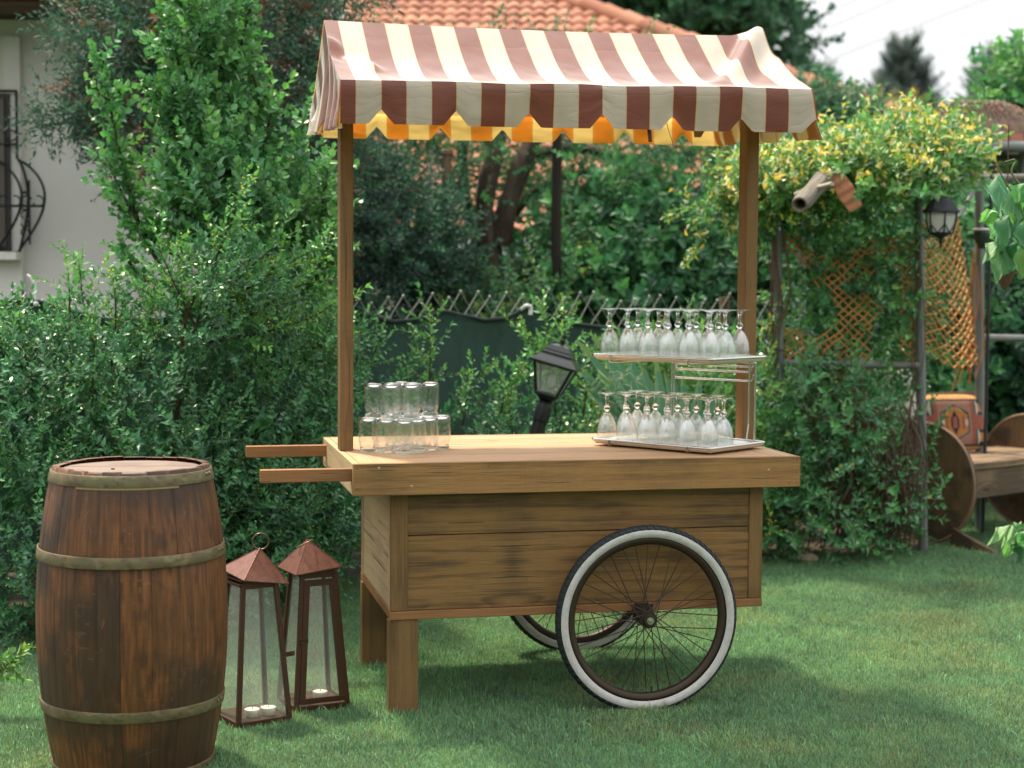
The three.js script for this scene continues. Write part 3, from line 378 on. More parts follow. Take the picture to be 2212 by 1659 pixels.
  const pole = thing('pole', 'dark slim wooden pole standing behind the fence in the middle of the opening', 'pole', foot(1200, 11.2)); { const top = T(1200, 150, 11.2).y; const p = part('shaft', new THREE.CylinderGeometry(0.034, 0.042, top, 10), darkBark, pole); p.position.y = top / 2; const c = part('cap', new THREE.CylinderGeometry(0.05, 0.05, 0.04, 10), iron, pole); c.position.y = top; }
  const pl = thing('post', 'brown square post beside the forked trunks', 'post', foot(963, 11.8)); { const top = T(963, 330, 11.8).y; board('shaft', pl, MW.old, 0.075, top, 0.075, 0, top / 2, 0, 'y'); board('cap', pl, MW.old, 0.1, 0.03, 0.1, 0, top, 0); }
  for (const [i, a, b] of [[0, [1690, 100], [2060, -60]], [1, [1700, 62], [2000, -70]], [2, [1710, 150], [2212, -30]]]) lone('power_line', tube([at(a[0] - 200, a[1] + 90, 60), at((a[0] + b[0]) / 2, (a[1] + b[1]) / 2 + 3, 50), at(b[0] + 200, b[1] - 80, 42)], 0.012, 30, 5), std({ color: lin(0.25, 0.25, 0.25), roughness: 0.8 }), ['faint power line crossing the white sky, middle one of the three', 'faint power line nearest the canopy corner in the white sky', 'faint power line lowest in the white sky'][i], 'power line', 'power lines in the sky');
}
// chain link fence with green shade cloth
{
  const F = [[-260, 8.0], [0, 8.35], [70, 8.4], [730, 9.25], [1140, 9.7], [1400, 9.95], [1760, 10.3]], fx = (u) => { for (let i = 1; i < F.length; i++) if (u <= F[i][0]) return mix(F[i - 1][1], F[i][1], (u - F[i - 1][0]) / (F[i][0] - F[i - 1][0])); return 10.3; };
  const t = thing('chain_link_fence', 'chain link fence hung with dark green shade cloth behind the shrubs', 'fence', [0, 0, 0]);
  const line = [[-260, 690], [-60, 655], [0, 652], [70, 646], [140, 668], [230, 690], [330, 692], [430, 680], [600, 684], [680, 664], [722, 655], [760, 672], [850, 694], [905, 690], [960, 672], [1050, 691], [1100, 685], [1140, 662], [1180, 680], [1230, 697], [1350, 713], [1480, 716], [1600, 700], [1760, 705]], top = (u) => { for (let i = 1; i < line.length; i++) if (u <= line[i][0]) { const a = line[i - 1], b = line[i]; return mix(a[1], b[1], (u - a[0]) / (b[0] - a[0])); } return 705; };
  const P = [], UV = [], I = [], nu = 200, nv = 14;
  for (let i = 0; i <= nu; i++) { const u = mix(-260, 1700, i / nu), d = fx(u), a = at(u, top(u), d); for (let j = 0; j <= nv; j++) { const q = j / nv, fold = 0.02 * Math.sin(u * 0.021 + q * 2) * q + 0.03 * (fbm(u * 0.012 + q * 1.2, q * 1.5, 3, 4) - 0.5) + (j === 0 ? 0.03 : j === 1 ? 0.018 : 0); P.push(a.x, j < 2 ? a.y - j * 0.025 : mix(a.y - 0.03, 0.02, (j - 1) / (nv - 1)), a.z + 0.02 + fold); UV.push(u * d / FPX, q * 1.3); } }
  for (let i = 0; i < nu; i++) for (let j = 0; j < nv; j++) { const k = i * (nv + 1) + j; I.push(k, k + 1, k + nv + 1, k + 1, k + nv + 2, k + nv + 1); }
  const g = new THREE.BufferGeometry(); g.setAttribute('position', new THREE.Float32BufferAttribute(P, 3)); g.setAttribute('uv', new THREE.Float32BufferAttribute(UV, 2)); g.setIndex(I); g.computeVertexNormals();
  const weave = tex(128, 128, (x, y) => { const a = 0.5 + 0.5 * Math.sin(x * 201) * Math.sin(y * 201); return mix3([36, 60, 53], [54, 78, 70], a * 0.5 + 0.5 * noise2(x * 30, y * 8, 2)); });
  part('shade_cloth', g, phys({ map: weave, roughness: 1, transmission: 0.15, thickness: 0, side: THREE.DoubleSide }), t);
  const hem = []; for (let i = 0; i <= 90; i++) { const u = mix(-260, 1700, i / 90), a = at(u, top(u) + 1, fx(u)); hem.push(a.add(V(0, 0, 0.04))); } part('hem', tube(hem, 0.013, 260, 6), std({ color: lin(0.014, 0.026, 0.022), roughness: 1 }), t);
  const wire = std({ color: lin(0.36, 0.37, 0.33), metalness: 0.4, roughness: 0.5 }), W = []; reseed(71);
  let u = -200, n = 0; while (u < 1720) { const d = fx(u), pitch = 0.085 * FPX / d, yT = 637 + 6 * Math.sin(u * 0.01) + (u < 400 ? (400 - u) * -0.02 + 5 : 0); const j = rr(-6, 6), p0 = at(u + j, yT + rr(-9, 12), d), tilt = rr(0.5, 0.62);
    for (const s of [1, -1]) { const b = at(u + j - s * pitch * rr(1.7, 2.0), yT + 96, fx(u - s * pitch * 1.8)); W.push(rod(b, p0, s > 0 ? 0.0032 : 0.0017, 5)); } W.push(new THREE.SphereGeometry(0.0085, 6, 5).translate(p0.x, p0.y, p0.z)); u += pitch; n++; }
  part('chain_link', merge(W), wire, t, 'stuff');
  for (const [pu, v] of [[713, 596], [1565, 642], [60, 650], [1140, 668]]) { const d = fx(pu) + 0.05, h = at(pu, v, d).y, p = board('post', t, MW.old, 0.06, h, 0.06, at(pu, 700, d).x, h / 2, -d, 'y'); }
  const tie = std({ color: lin(0.75, 0.75, 0.72), roughness: 0.5 });
  part('tie', tube([at(78, 648, 8.3), at(76, 620, 8.3), at(66, 600, 8.3), at(58, 594, 8.3)], 0.009, 14, 6), tie, t); part('tie', tube([at(1126, 668, 9.6), at(1138, 660, 9.58), at(1146, 664, 9.6), at(1146, 680, 9.6)], 0.012, 14, 6), tie, t); part('tie', new THREE.SphereGeometry(0.014, 8, 6).translate(...at(78, 656, 8.3).toArray()), tie, t);
}

// ---------------------------------------------------------------- the vending cart
const CART = thing('wooden_cart', 'wooden vending cart with two bicycle wheels and a brown and cream striped canopy', 'cart', [-0.4163, 0, -5.6456], 0.2181);
const inCart = (x, y, d) => V(x, y, -d).applyAxisAngle(Y, 0.2181).add(CART.position);
const BL = 1.365, BD = 0.813;
{
  reseed(81); const c = CART, MF = MW.front;
  // box body: planks between corner posts on a bottom rail
  for (const [z, s] of [[0, 1], [-BD, -1]]) {
    board('plank', c, MF, BL - 0.05, 0.262, 0.02, BL / 2, 0.373 + 0.131, z - s * 0.016, 'x'); board('plank', c, MF, BL - 0.05, 0.150, 0.02, BL / 2, 0.637 + 0.0755, z - s * 0.0165, 'x');
    for (const x of [0.030, BL - 0.026]) board('corner_post', c, MW.post, x < 1 ? 0.06 : 0.052, 0.414, 0.022, x, 0.373 + 0.207, z - s * 0.011, 'y');
    board('rail', c, MW.rail, BL + 0.004, 0.030, 0.032, BL / 2, 0.357, z - s * 0.0148, 'x');
  }
  for (const [x, s] of [[0, 1], [BL, -1]]) {
    board('plank', c, MW.pale, 0.02, 0.228, BD - 0.06, x + s * 0.014, 0.373 + 0.114, -BD / 2, 'z'); board('plank', c, MW.pale, 0.02, 0.184, BD - 0.06, x + s * 0.0145, 0.602 + 0.0925, -BD / 2, 'z');
    for (const z of [-0.035, -BD + 0.035]) board('corner_post', c, MW.pale, 0.018, 0.414, 0.026, x + s * 0.008, 0.373 + 0.207, z, 'y');
    board('rail', c, MW.rail, 0.030, 0.030, BD - 0.034, x + s * 0.0135, 0.357, -BD / 2, 'z');
  }
  board('floor_board', c, MW.rail, BL - 0.05, 0.014, BD - 0.05, BL / 2, 0.352, -BD / 2, 'x');
  // table top: four apron boards and planks inside border boards
  const x0 = -0.138, x1 = 1.482, z0 = 0.0624, z1 = -0.938, y0 = 0.7866, y1 = 0.8971, th = 0.024;
  board('apron', c, MW.apron, x1 - x0, y1 - y0, th, (x0 + x1) / 2, (y0 + y1) / 2, z0 - th / 2, 'x'); board('apron', c, MW.apron, x1 - x0, y1 - y0, th, (x0 + x1) / 2, (y0 + y1) / 2, z1 + th / 2, 'x');
  for (const x of [x0 + th / 2, x1 - th / 2]) board('apron', c, MW.pale, th, y1 - y0 - 0.001, z0 - z1 - 2 * th - 0.001, x, (y0 + y1) / 2 - 0.0005, (z0 + z1) / 2, 'z');
  const ty = y1 - 0.009, n = 7, b = 0.075, zi0 = z0 - th - 0.001, zi1 = z1 + th + 0.045, w = (zi0 - zi1) / n;
  for (let i = 0; i < n; i++) board('plank', c, MW.top, x1 - x0 - 2 * th - b * 2 - 0.003, 0.018, w - 0.0016, (x0 + x1) / 2, ty - 0.0006 * (i % 2), zi0 - w * (i + 0.5), 'x', 0.0015);
  for (const x of [x0 + th + b / 2 + 0.0005, x1 - th - b / 2 - 0.0005]) board('border_board', c, MW.top, b, 0.018, zi0 - zi1, x, ty + 0.0004, (zi0 + zi1) / 2, 'z', 0.0015);
  board('border_board', c, MW.top, x1 - x0 - 2 * th - 0.002, 0.018, 0.043, (x0 + x1) / 2, ty + 0.0002, zi1 - 0.0222, 'x', 0.0015);
  const peg = std({ color: lin(0.42, 0.33, 0.2), roughness: 0.7 });
  for (const [x, y] of [[-0.05, 0.882], [0.062, 0.817], [1.36, 0.85]]) { const m = part('peg', new THREE.SphereGeometry(0.005, 10, 8).scale(1, 1, 0.3), peg, c); m.position.set(x, y, z0); }
  const nail = std({ color: lin(0.03, 0.025, 0.02), roughness: 0.6 }); for (const [x, y] of [[1.468, 0.885], [1.468, 0.84], [1.468, 0.80], [1.44, 0.80], [-0.125, 0.88], [-0.125, 0.81], [0.33, 0.88], [0.8, 0.884]]) { const m = part('nail', new THREE.SphereGeometry(0.0022, 8, 6).scale(1, 1, 0.4), nail, c); m.position.set(x, y, z0); }
  // push handles, legs
  for (const z of [0.012, -0.81]) board('handle', c, MW.rail, 0.315, 0.044, 0.036, x0 - 0.1535, 0.856, z, 'x', 0.003);
  for (const z of [-0.03, -BD + 0.045]) board('leg', c, MW.post, 0.104, 0.345, 0.052, 0.046, 0.345 / 2 - 0.003, z, 'y');
  // posts and the canopy frame
  for (const x of [-0.108, 1.450]) board('post', c, MW.post, 0.048, 1.50, 0.088, x, y1 + 0.75, -0.4223, 'y', 0.003);
  board('canopy_beam', c, MW.rail, 1.60, 0.05, 0.035, 0.672, 2.375, -0.4223, 'x');
  for (const x of [-0.108, 1.450]) for (const s of [1, -1]) { const m = board('canopy_arm', c, MW.rail, 0.03, 0.04, 0.52, x + 0.0395 * (x < 0 ? 1 : -1), 2.245, -0.4223 + s * 0.27, 'z'); m.rotation.x = s * 0.42; }
}
// wheels
{
  const rubber = std({ color: lin(0.018, 0.022, 0.022), roughness: 0.75 }), white = std({ map: tex(256, 256, (x, y) => { const a = fbm(x * 20, y * 20, 4, 3), s = sstep(0.72, 0.8, noise2(x * 60, y * 60, 9)); const g = sstep(0.6, 0.8, fbm(x * 5, y * 9, 4, 44)); return mix3(mix3(mix3([180, 174, 168], [206, 201, 195], a), [140, 132, 124], s * 0.2), [160, 155, 142], g * 0.4); }), roughness: 0.6 }), brown = std({ color: lin(0.045, 0.028, 0.016), roughness: 0.5, metalness: 0.35 }), steel = std({ color: lin(0.055, 0.038, 0.026), roughness: 0.4, metalness: 0.3 }), bright = std({ color: lin(0.5, 0.48, 0.45), roughness: 0.3, metalness: 1 });
  white.map.repeat.set(6, 0.2);
  const R = 0.335;
  const w = new THREE.Group(); w.name = 'wheel'; CART.add(w); w.position.set(0.906, R - 0.006, 0.072);
  // tyre: carcass with raised tread blocks
  const prof = []; for (let i = 0; i <= 14; i++) { const a = -2.2 + 4.4 * i / 14; prof.push(new THREE.Vector2(R - 0.026 + 0.0235 * Math.cos(a), 0.0245 * Math.sin(a))); }
  const list = [new THREE.LatheGeometry(prof, 96).rotateX(Math.PI / 2)];
  for (let k = 0; k < 78; k++) { const a = k / 78 * 6.2832; for (const [lz, rad, sx, sk] of [[0.0, R - 0.001, 0.016, 0], [0.012, R - 0.004, 0.014, 0.35], [-0.012, R - 0.004, 0.014, -0.35], [0.0185, R - 0.0078, 0.014, 0.8], [-0.0185, R - 0.0078, 0.014, -0.8]]) { const g = new THREE.BoxGeometry(0.0068, sx, 0.0085); g.rotateY(-sk).translate(rad - 0.0022, 0, lz).rotateZ(a + (lz ? 0.04 : 0)); list.push(g); } }
  part('tyre', merge(list), rubber, w);
  const band = []; for (let i = 0; i <= 8; i++) { const q = i / 8; { const r = mix(0.2925, 0.3195, q); band.push(new THREE.Vector2(r, Math.sqrt(0.0246 ** 2 - (r - 0.309) ** 2) + 0.0008)); } }
  part('whitewall', new THREE.LatheGeometry(band, 96).rotateX(Math.PI / 2), white, w); part('whitewall', new THREE.LatheGeometry(band.map((p) => new THREE.Vector2(p.x, -p.y)), 96).rotateX(Math.PI / 2), white, w);
  part('rim', new THREE.LatheGeometry([[0.291, 0.014], [0.288, 0.0165], [0.283, 0.0165], [0.272, 0.013], [0.266, 0.006], [0.266, -0.006], [0.272, -0.013], [0.283, -0.0165], [0.288, -0.0165], [0.291, -0.014]].map((p) => new THREE.Vector2(...p)), 96).rotateX(Math.PI / 2), brown, w);
  const hub = part('hub', merge([new THREE.CylinderGeometry(0.016, 0.016, 0.07, 20).rotateX(Math.PI / 2), new THREE.CylinderGeometry(0.03, 0.03, 0.004, 24).rotateX(Math.PI / 2).translate(0, 0, 0.028), new THREE.CylinderGeometry(0.03, 0.03, 0.004, 24).rotateX(Math.PI / 2).translate(0, 0, -0.028), new THREE.CylinderGeometry(0.021, 0.024, 0.012, 20).rotateX(Math.PI / 2).translate(0, 0, 0.038)]), brown, w);
  part('axle_nut', merge([new THREE.CylinderGeometry(0.009, 0.009, 0.009, 6).rotateX(Math.PI / 2).translate(0, 0, 0.048), new THREE.CylinderGeometry(0.0045, 0.0045, 0.022, 12).rotateX(Math.PI / 2).translate(0, 0, 0.056), new THREE.CylinderGeometry(0.013, 0.013, 0.002, 18).rotateX(Math.PI / 2).translate(0, 0, 0.0445)]), bright, w);
  for (let k = 0; k < 36; k++) { const a = k / 36 * 6.2832, s = k % 2 ? 1 : -1, h = a + (k % 4 < 2 ? 1 : -1) * 0.95; part('spoke', rod(V(Math.cos(h) * 0.0265, Math.sin(h) * 0.0265, s * 0.028), V(Math.cos(a) * 0.2665, Math.sin(a) * 0.2665, s * 0.003), 0.0019, 5), steel, w); }
  part('valve', rod(V(0.02, -0.266, 0), V(0.021, -0.246, 0), 0.003, 8), brown, w);
  const w2 = w.clone(); w2.name = 'wheel'; w2.rotation.z = 0.35; w2.position.z = -BD - 0.072; CART.add(w2);
  part('axle', rod(V(0.906, R - 0.006, 0.03), V(0.906, R - 0.006, -BD - 0.03), 0.008, 10), steel, CART);
  for (const z of [0.022, -BD - 0.022]) { const m = part('axle_bracket', mergeGeometries([new THREE.BoxGeometry(0.075, 0.055, 0.006).toNonIndexed(), new THREE.BoxGeometry(0.05, 0.006, 0.05).translate(0, 0.0265, z > 0 ? -0.026 : 0.026).toNonIndexed()]), brown, CART); m.position.set(0.906, 0.342, z); }
}
// striped canopy: a vinyl sheet with a yellow lining
{
  const XL = -0.186, XR = 1.487, F = 0.10, B = -0.945, RZ = -0.4223, SW = 0.085, PH = -0.05;
  const wrink = (x, z, y) => 0.010 * (fbm(x * 7 + 3, z * 7 + y * 7, 4, 3) - 0.5);
  const edgeY = (x) => 2.184 + 0.014 * x + 0.006 * noise2(x * 5, 1, 3), ridgeY = (x) => 2.462 + 0.004 * x - 0.010 * Math.sin(Math.PI * clamp((x - XL) / (XR - XL))) + 0.022 * sstep(1.36, 1.475, x);
  const segD = (x, t, ax, at_, bx, bt) => { const dx = bx - ax, dt = bt - at_, q = clamp(((x - ax) * dx + (t - at_) * dt) / (dx * dx + dt * dt)); return [Math.hypot(x - ax - dx * q, t - at_ - dt * q), q]; };
  const slopePt = (x, q, front) => { // q 0 at the edge, 1 at the ridge
    const z = mix(front ? F : B, RZ, q), y = mix(edgeY(x) + (front ? 0 : -0.004), ridgeY(x), q), span = Math.sin(Math.PI * q), ends = 1 - 0.5 * (Math.exp(-((x - XL) ** 2) / 0.02) + Math.exp(-((x - XR) ** 2) / 0.02));
    let dy = -0.052 * span * ends * (1.15 - 0.4 * q) + wrink(x, z, 0) * span * 1.6;
    if (front) { const [d, a] = segD(x, q * 0.6, 1.47, 0.58, 1.20, 0.13); dy += (0.050 * (1 - a) + 0.02) * Math.exp(-(d * d) / 0.0016) * span ** 0.5 * (d < 0.09 ? 1 : 1); dy -= 0.03 * Math.exp(-((d - 0.075) ** 2) / 0.0016) * span * (1 - a); const [d2, a2] = segD(x, q * 0.6, -0.18, 0.42, -0.05, 0.22); dy += 0.02 * Math.exp(-(d2 * d2) / 0.0008); dy -= 0.025 * Math.exp(-((x + 0.14) ** 2 + (q * 0.6 - 0.34) ** 2) / 0.003); }
    return V(x, y + dy, z);
  };
  const notch = (x) => { const k = (x - PH) / 0.255, f = Math.abs(k - Math.round(k)) * 0.255; return Math.max(0, 1 - f / 0.043) * 0.05; };
  const grid = (nx, ny, f) => { const P = [], U = [], I = []; for (let i = 0; i <= nx; i++) for (let j = 0; j <= ny; j++) { const [p, u] = f(i / nx, j / ny); P.push(p.x, p.y, p.z); U.push(...u); } for (let i = 0; i < nx; i++) for (let j = 0; j < ny; j++) { const a = i * (ny + 1) + j; I.push(a, a + 1, a + ny + 1, a + 1, a + ny + 2, a + ny + 1); } const g = new THREE.BufferGeometry(); g.setAttribute('position', new THREE.Float32BufferAttribute(P, 3)); g.setAttribute('uv', new THREE.Float32BufferAttribute(U, 2)); g.setIndex(I); g.computeVertexNormals(); return g; };
  const U = (x, v) => [(x - PH) / (2 * SW), v], NX = 158;
  const build = (off, sides) => {
    const fx = (a) => mix(XL, XR, a) , out = {};
    out.front_slope = grid(NX, 26, (a, b) => { const p = slopePt(fx(a), b, true); p.y -= off; return [p, U(fx(a), b)]; });
    out.back_slope = grid(NX, 18, (a, b) => { const p = slopePt(fx(a), b, false); p.y -= off; return [p, U(fx(a), b)]; });
    const val = (front, h) => grid(NX, 12, (a, b) => { const x = fx(a), y1 = edgeY(x) + (front ? 0 : -0.004), y0 = (front ? 2.043 + 0.006 * x : 2.084 + 0.004 * x) + notch(x + (front ? 0 : -0.13)); const s = front ? 1 : -1, q = 1 - b, round = 0.012 * (1 - Math.exp(-q * 9)), z = (front ? F : B) + s * (round + 0.010 * q * Math.sin(x * 9 + 1) * (front ? 1 : 0.6) + 0.02 * q * (fbm(x * 6, q * 1.5, 3, front ? 5 : 6) - 0.5) - 0.012 * q); return [V(x + (x > 1.40 ? 0.02 * q * (x - 1.40) / 0.087 : 0), mix(y0, y1, b), z - s * off), U(x, b)]; });
    out.front_valance = val(true); out.back_valance = val(false);
    const end = (left) => grid(70, 16, (a, b) => { // hanging gable: a runs front to back, b from bottom to top
      const x = left ? XL : XR, q = a < 0.5 ? a * 2 : 2 - a * 2, top = slopePt(x, q, a < 0.5), z = top.z, k = (a - 0.02) / 0.25, f = Math.abs(k - Math.round(k)) * 0.25, y0 = mix(2.03, 2.09, a) + Math.max(0, 1 - f / 0.045) * 0.05 * (a > 0.06 && a < 0.94 ? 1 : 0), h = 1 - b, s = left ? -1 : 1;
      const fold = 0.018 * h * Math.sin(a * 34 + 0.6) + 0.03 * h * (fbm(a * 5, h * 1.5, 3, 11) - 0.5) + (left ? 0.006 : 0.03) * h * h + 0.035 * Math.sin(Math.PI * q * 0.5) * Math.sin(Math.PI * h * 0.9) * (left ? -0.5 : -0.2);
      return [V(x + s * (fold - off), mix(y0, top.y, b), z * 1.0 + (a < 0.02 ? 0 : 0)), [(z - 0.02) / (2 * SW), b]]; });
    out.left_end = end(true); out.right_end = end(false);
    return out;
  };
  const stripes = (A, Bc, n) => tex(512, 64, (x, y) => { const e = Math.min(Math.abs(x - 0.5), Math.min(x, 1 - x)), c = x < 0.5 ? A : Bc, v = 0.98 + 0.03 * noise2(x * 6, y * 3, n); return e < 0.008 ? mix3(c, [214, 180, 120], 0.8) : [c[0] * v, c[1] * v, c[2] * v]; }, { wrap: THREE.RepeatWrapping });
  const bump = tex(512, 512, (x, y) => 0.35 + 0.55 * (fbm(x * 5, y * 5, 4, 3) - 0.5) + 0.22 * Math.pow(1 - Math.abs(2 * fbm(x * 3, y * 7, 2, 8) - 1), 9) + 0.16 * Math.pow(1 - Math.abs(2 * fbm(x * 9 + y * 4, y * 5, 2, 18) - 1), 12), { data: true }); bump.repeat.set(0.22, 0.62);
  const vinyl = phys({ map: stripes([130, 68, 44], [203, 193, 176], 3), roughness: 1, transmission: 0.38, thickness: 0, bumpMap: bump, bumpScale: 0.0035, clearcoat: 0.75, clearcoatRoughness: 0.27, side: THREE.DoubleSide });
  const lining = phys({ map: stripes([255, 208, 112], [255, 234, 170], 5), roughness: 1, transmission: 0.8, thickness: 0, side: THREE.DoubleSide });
  const vinylBacklit = vinyl.clone(); vinylBacklit.transmission = 0.85; vinylBacklit.map = stripes([206, 148, 80], [232, 216, 176], 3);  // same cloth as vinyl; lighter map paints in the sun shining through
  const outer = build(0), inner = build(0.004), cv = new THREE.Group(); cv.name = 'canopy'; CART.add(cv);
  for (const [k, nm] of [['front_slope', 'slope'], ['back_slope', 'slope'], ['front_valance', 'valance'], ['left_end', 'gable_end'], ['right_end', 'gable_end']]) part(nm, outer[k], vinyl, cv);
  part('valance', outer.back_valance, vinylBacklit, cv);
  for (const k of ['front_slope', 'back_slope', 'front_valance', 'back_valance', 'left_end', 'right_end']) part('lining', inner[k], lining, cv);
  const strap = std({ color: lin(0.07, 0.035, 0.018), roughness: 0.8 }), straw = std({ color: lin(0.35, 0.24, 0.1), roughness: 0.8 });
  const L = (u, v) => { const p = at(u, v, 6.0); return CART.worldToLocal(p); }; CART.updateMatrixWorld(true);
  { const g = new THREE.BoxGeometry(0.013, 0.075, 0.002, 1, 6), p = g.attributes.position; for (let i = 0; i < p.count; i++) { const y = p.getY(i); p.setX(i, p.getX(i) + (0.04 - y) * 0.12); p.setZ(i, p.getZ(i) + 0.01 * Math.sin((0.04 - y) * 30)); } g.computeVertexNormals(); const m = part('strap', g, strap, cv); m.position.set(0.885, 2.045, 0.078); }
  part('tie_string', tube([V(0.955, 2.105, 0.07), V(0.957, 2.07, 0.08), V(0.968, 2.03, 0.085), V(0.982, 1.995, 0.085)], 0.0014, 14, 4), straw, cv);
  part('tie_string', tube([V(0.20, 2.09, -0.93), V(0.21, 2.0, -0.92), V(0.205, 1.97, -0.92)], 0.0012, 10, 4), straw, cv);
  part('tie_string', tube([V(1.19, 2.04, -0.9), V(1.21, 2.02, -0.89), V(1.235, 2.0, -0.88)], 0.002, 10, 4), straw, cv);
}
// glass
const jarGlass = phys({ color: lin(0.985, 0.99, 0.985), roughness: 0.07, transmission: 1, thickness: 0, ior: 1.75, side: THREE.DoubleSide }), sheet = phys({ color: lin(0.98, 0.985, 0.98), roughness: 0.12, transmission: 1, thickness: 0, ior: 2.25, side: THREE.DoubleSide }), solid = phys({ color: lin(0.985, 0.99, 0.988), roughness: 0, transmission: 1, thickness: 0.012, ior: 1.5 });
const lathe = (pts, seg = 32) => new THREE.LatheGeometry(pts.map((p) => new THREE.Vector2(...p)), seg);
{
  const proto = thing('glass_jar', '', 'jar');
  const out = [[0.0285, 0.0], [0.0300, 0.003], [0.0300, 0.011], [0.0285, 0.014], [0.0295, 0.020], [0.0325, 0.030], [0.0345, 0.042], [0.0347, 0.060], [0.0347, 0.104], [0.0342, 0.114], [0.0315, 0.1205], [0.027, 0.1235], [0.024, 0.1222], [0.012, 0.1205], [0.0001, 0.120]];
  const inn = [[0.0262, 0.001], [0.0262, 0.014], [0.0275, 0.022], [0.0302, 0.032], [0.0322, 0.044], [0.0322, 0.104], [0.0305, 0.1125], [0.026, 0.116], [0.0001, 0.1165]];
  part('body', merge([lathe(out, 40), lathe(inn.slice(0, 7), 40)]), jarGlass, proto);
  part('base', lathe([[0.0001, 0.1172], [0.024, 0.1172], [0.0285, 0.1155], [0.0318, 0.1120], [0.0330, 0.1126], [0.0325, 0.1165], [0.0300, 0.1205], [0.0262, 0.1225], [0.024, 0.1214], [0.012, 0.1198], [0.0001, 0.1194]], 40), solid, proto);
  part('rim', lathe([[0.0262, 0.0005], [0.0275, 0], [0.0300, 0.002], [0.0304, 0.006], [0.0300, 0.0112], [0.0288, 0.0135]], 40), solid, proto);
  let first = true; const A = [-0.058, 0.060], Bv = [0.056, 0.060];
  const put = (x, y, d, label, group) => { const j = first ? proto : proto.clone(); if (!first) { j.name = numbered('glass_jar'); scene.add(j); } first = false; j.position.copy(inCart(x, y, d)); j.rotation.y = rr(0, 6); j.userData = { label, category: 'jar', group }; };
  reseed(91); const along = ['foremost', 'second from the front', 'third from the front', 'rearmost'], rows = ['right row of the lower layer', 'middle row of the lower layer', 'left row of the lower layer'];
  for (let i = 0; i < 3; i++) for (let j = 0; j < 4; j++) put(0.082 + A[0] * i + Bv[0] * j, 0.8978, 0.233 + A[1] * i + Bv[1] * j, 'upturned glass jar, ' + along[j] + ' in the ' + rows[i], 'upturned glass jars stacked on the cart top');
  const up = [[0.043, 0.303, 'front left of the two foremost jars'], [0.116, 0.298, 'front right of the two foremost jars'], [-0.012, 0.362, 'jar next to the cart post'], [0.060, 0.377, 'middle jar behind the two foremost'], [0.135, 0.373, 'jar between the foremost and the far right one'], [0.205, 0.408, 'rightmost jar standing apart'], [0.103, 0.446, 'rearmost jar']];
  for (const [x, d, l] of up) put(x, 1.0222, d, 'upturned glass jar of the upper layer, ' + l, 'upturned glass jars stacked on the cart top');
}
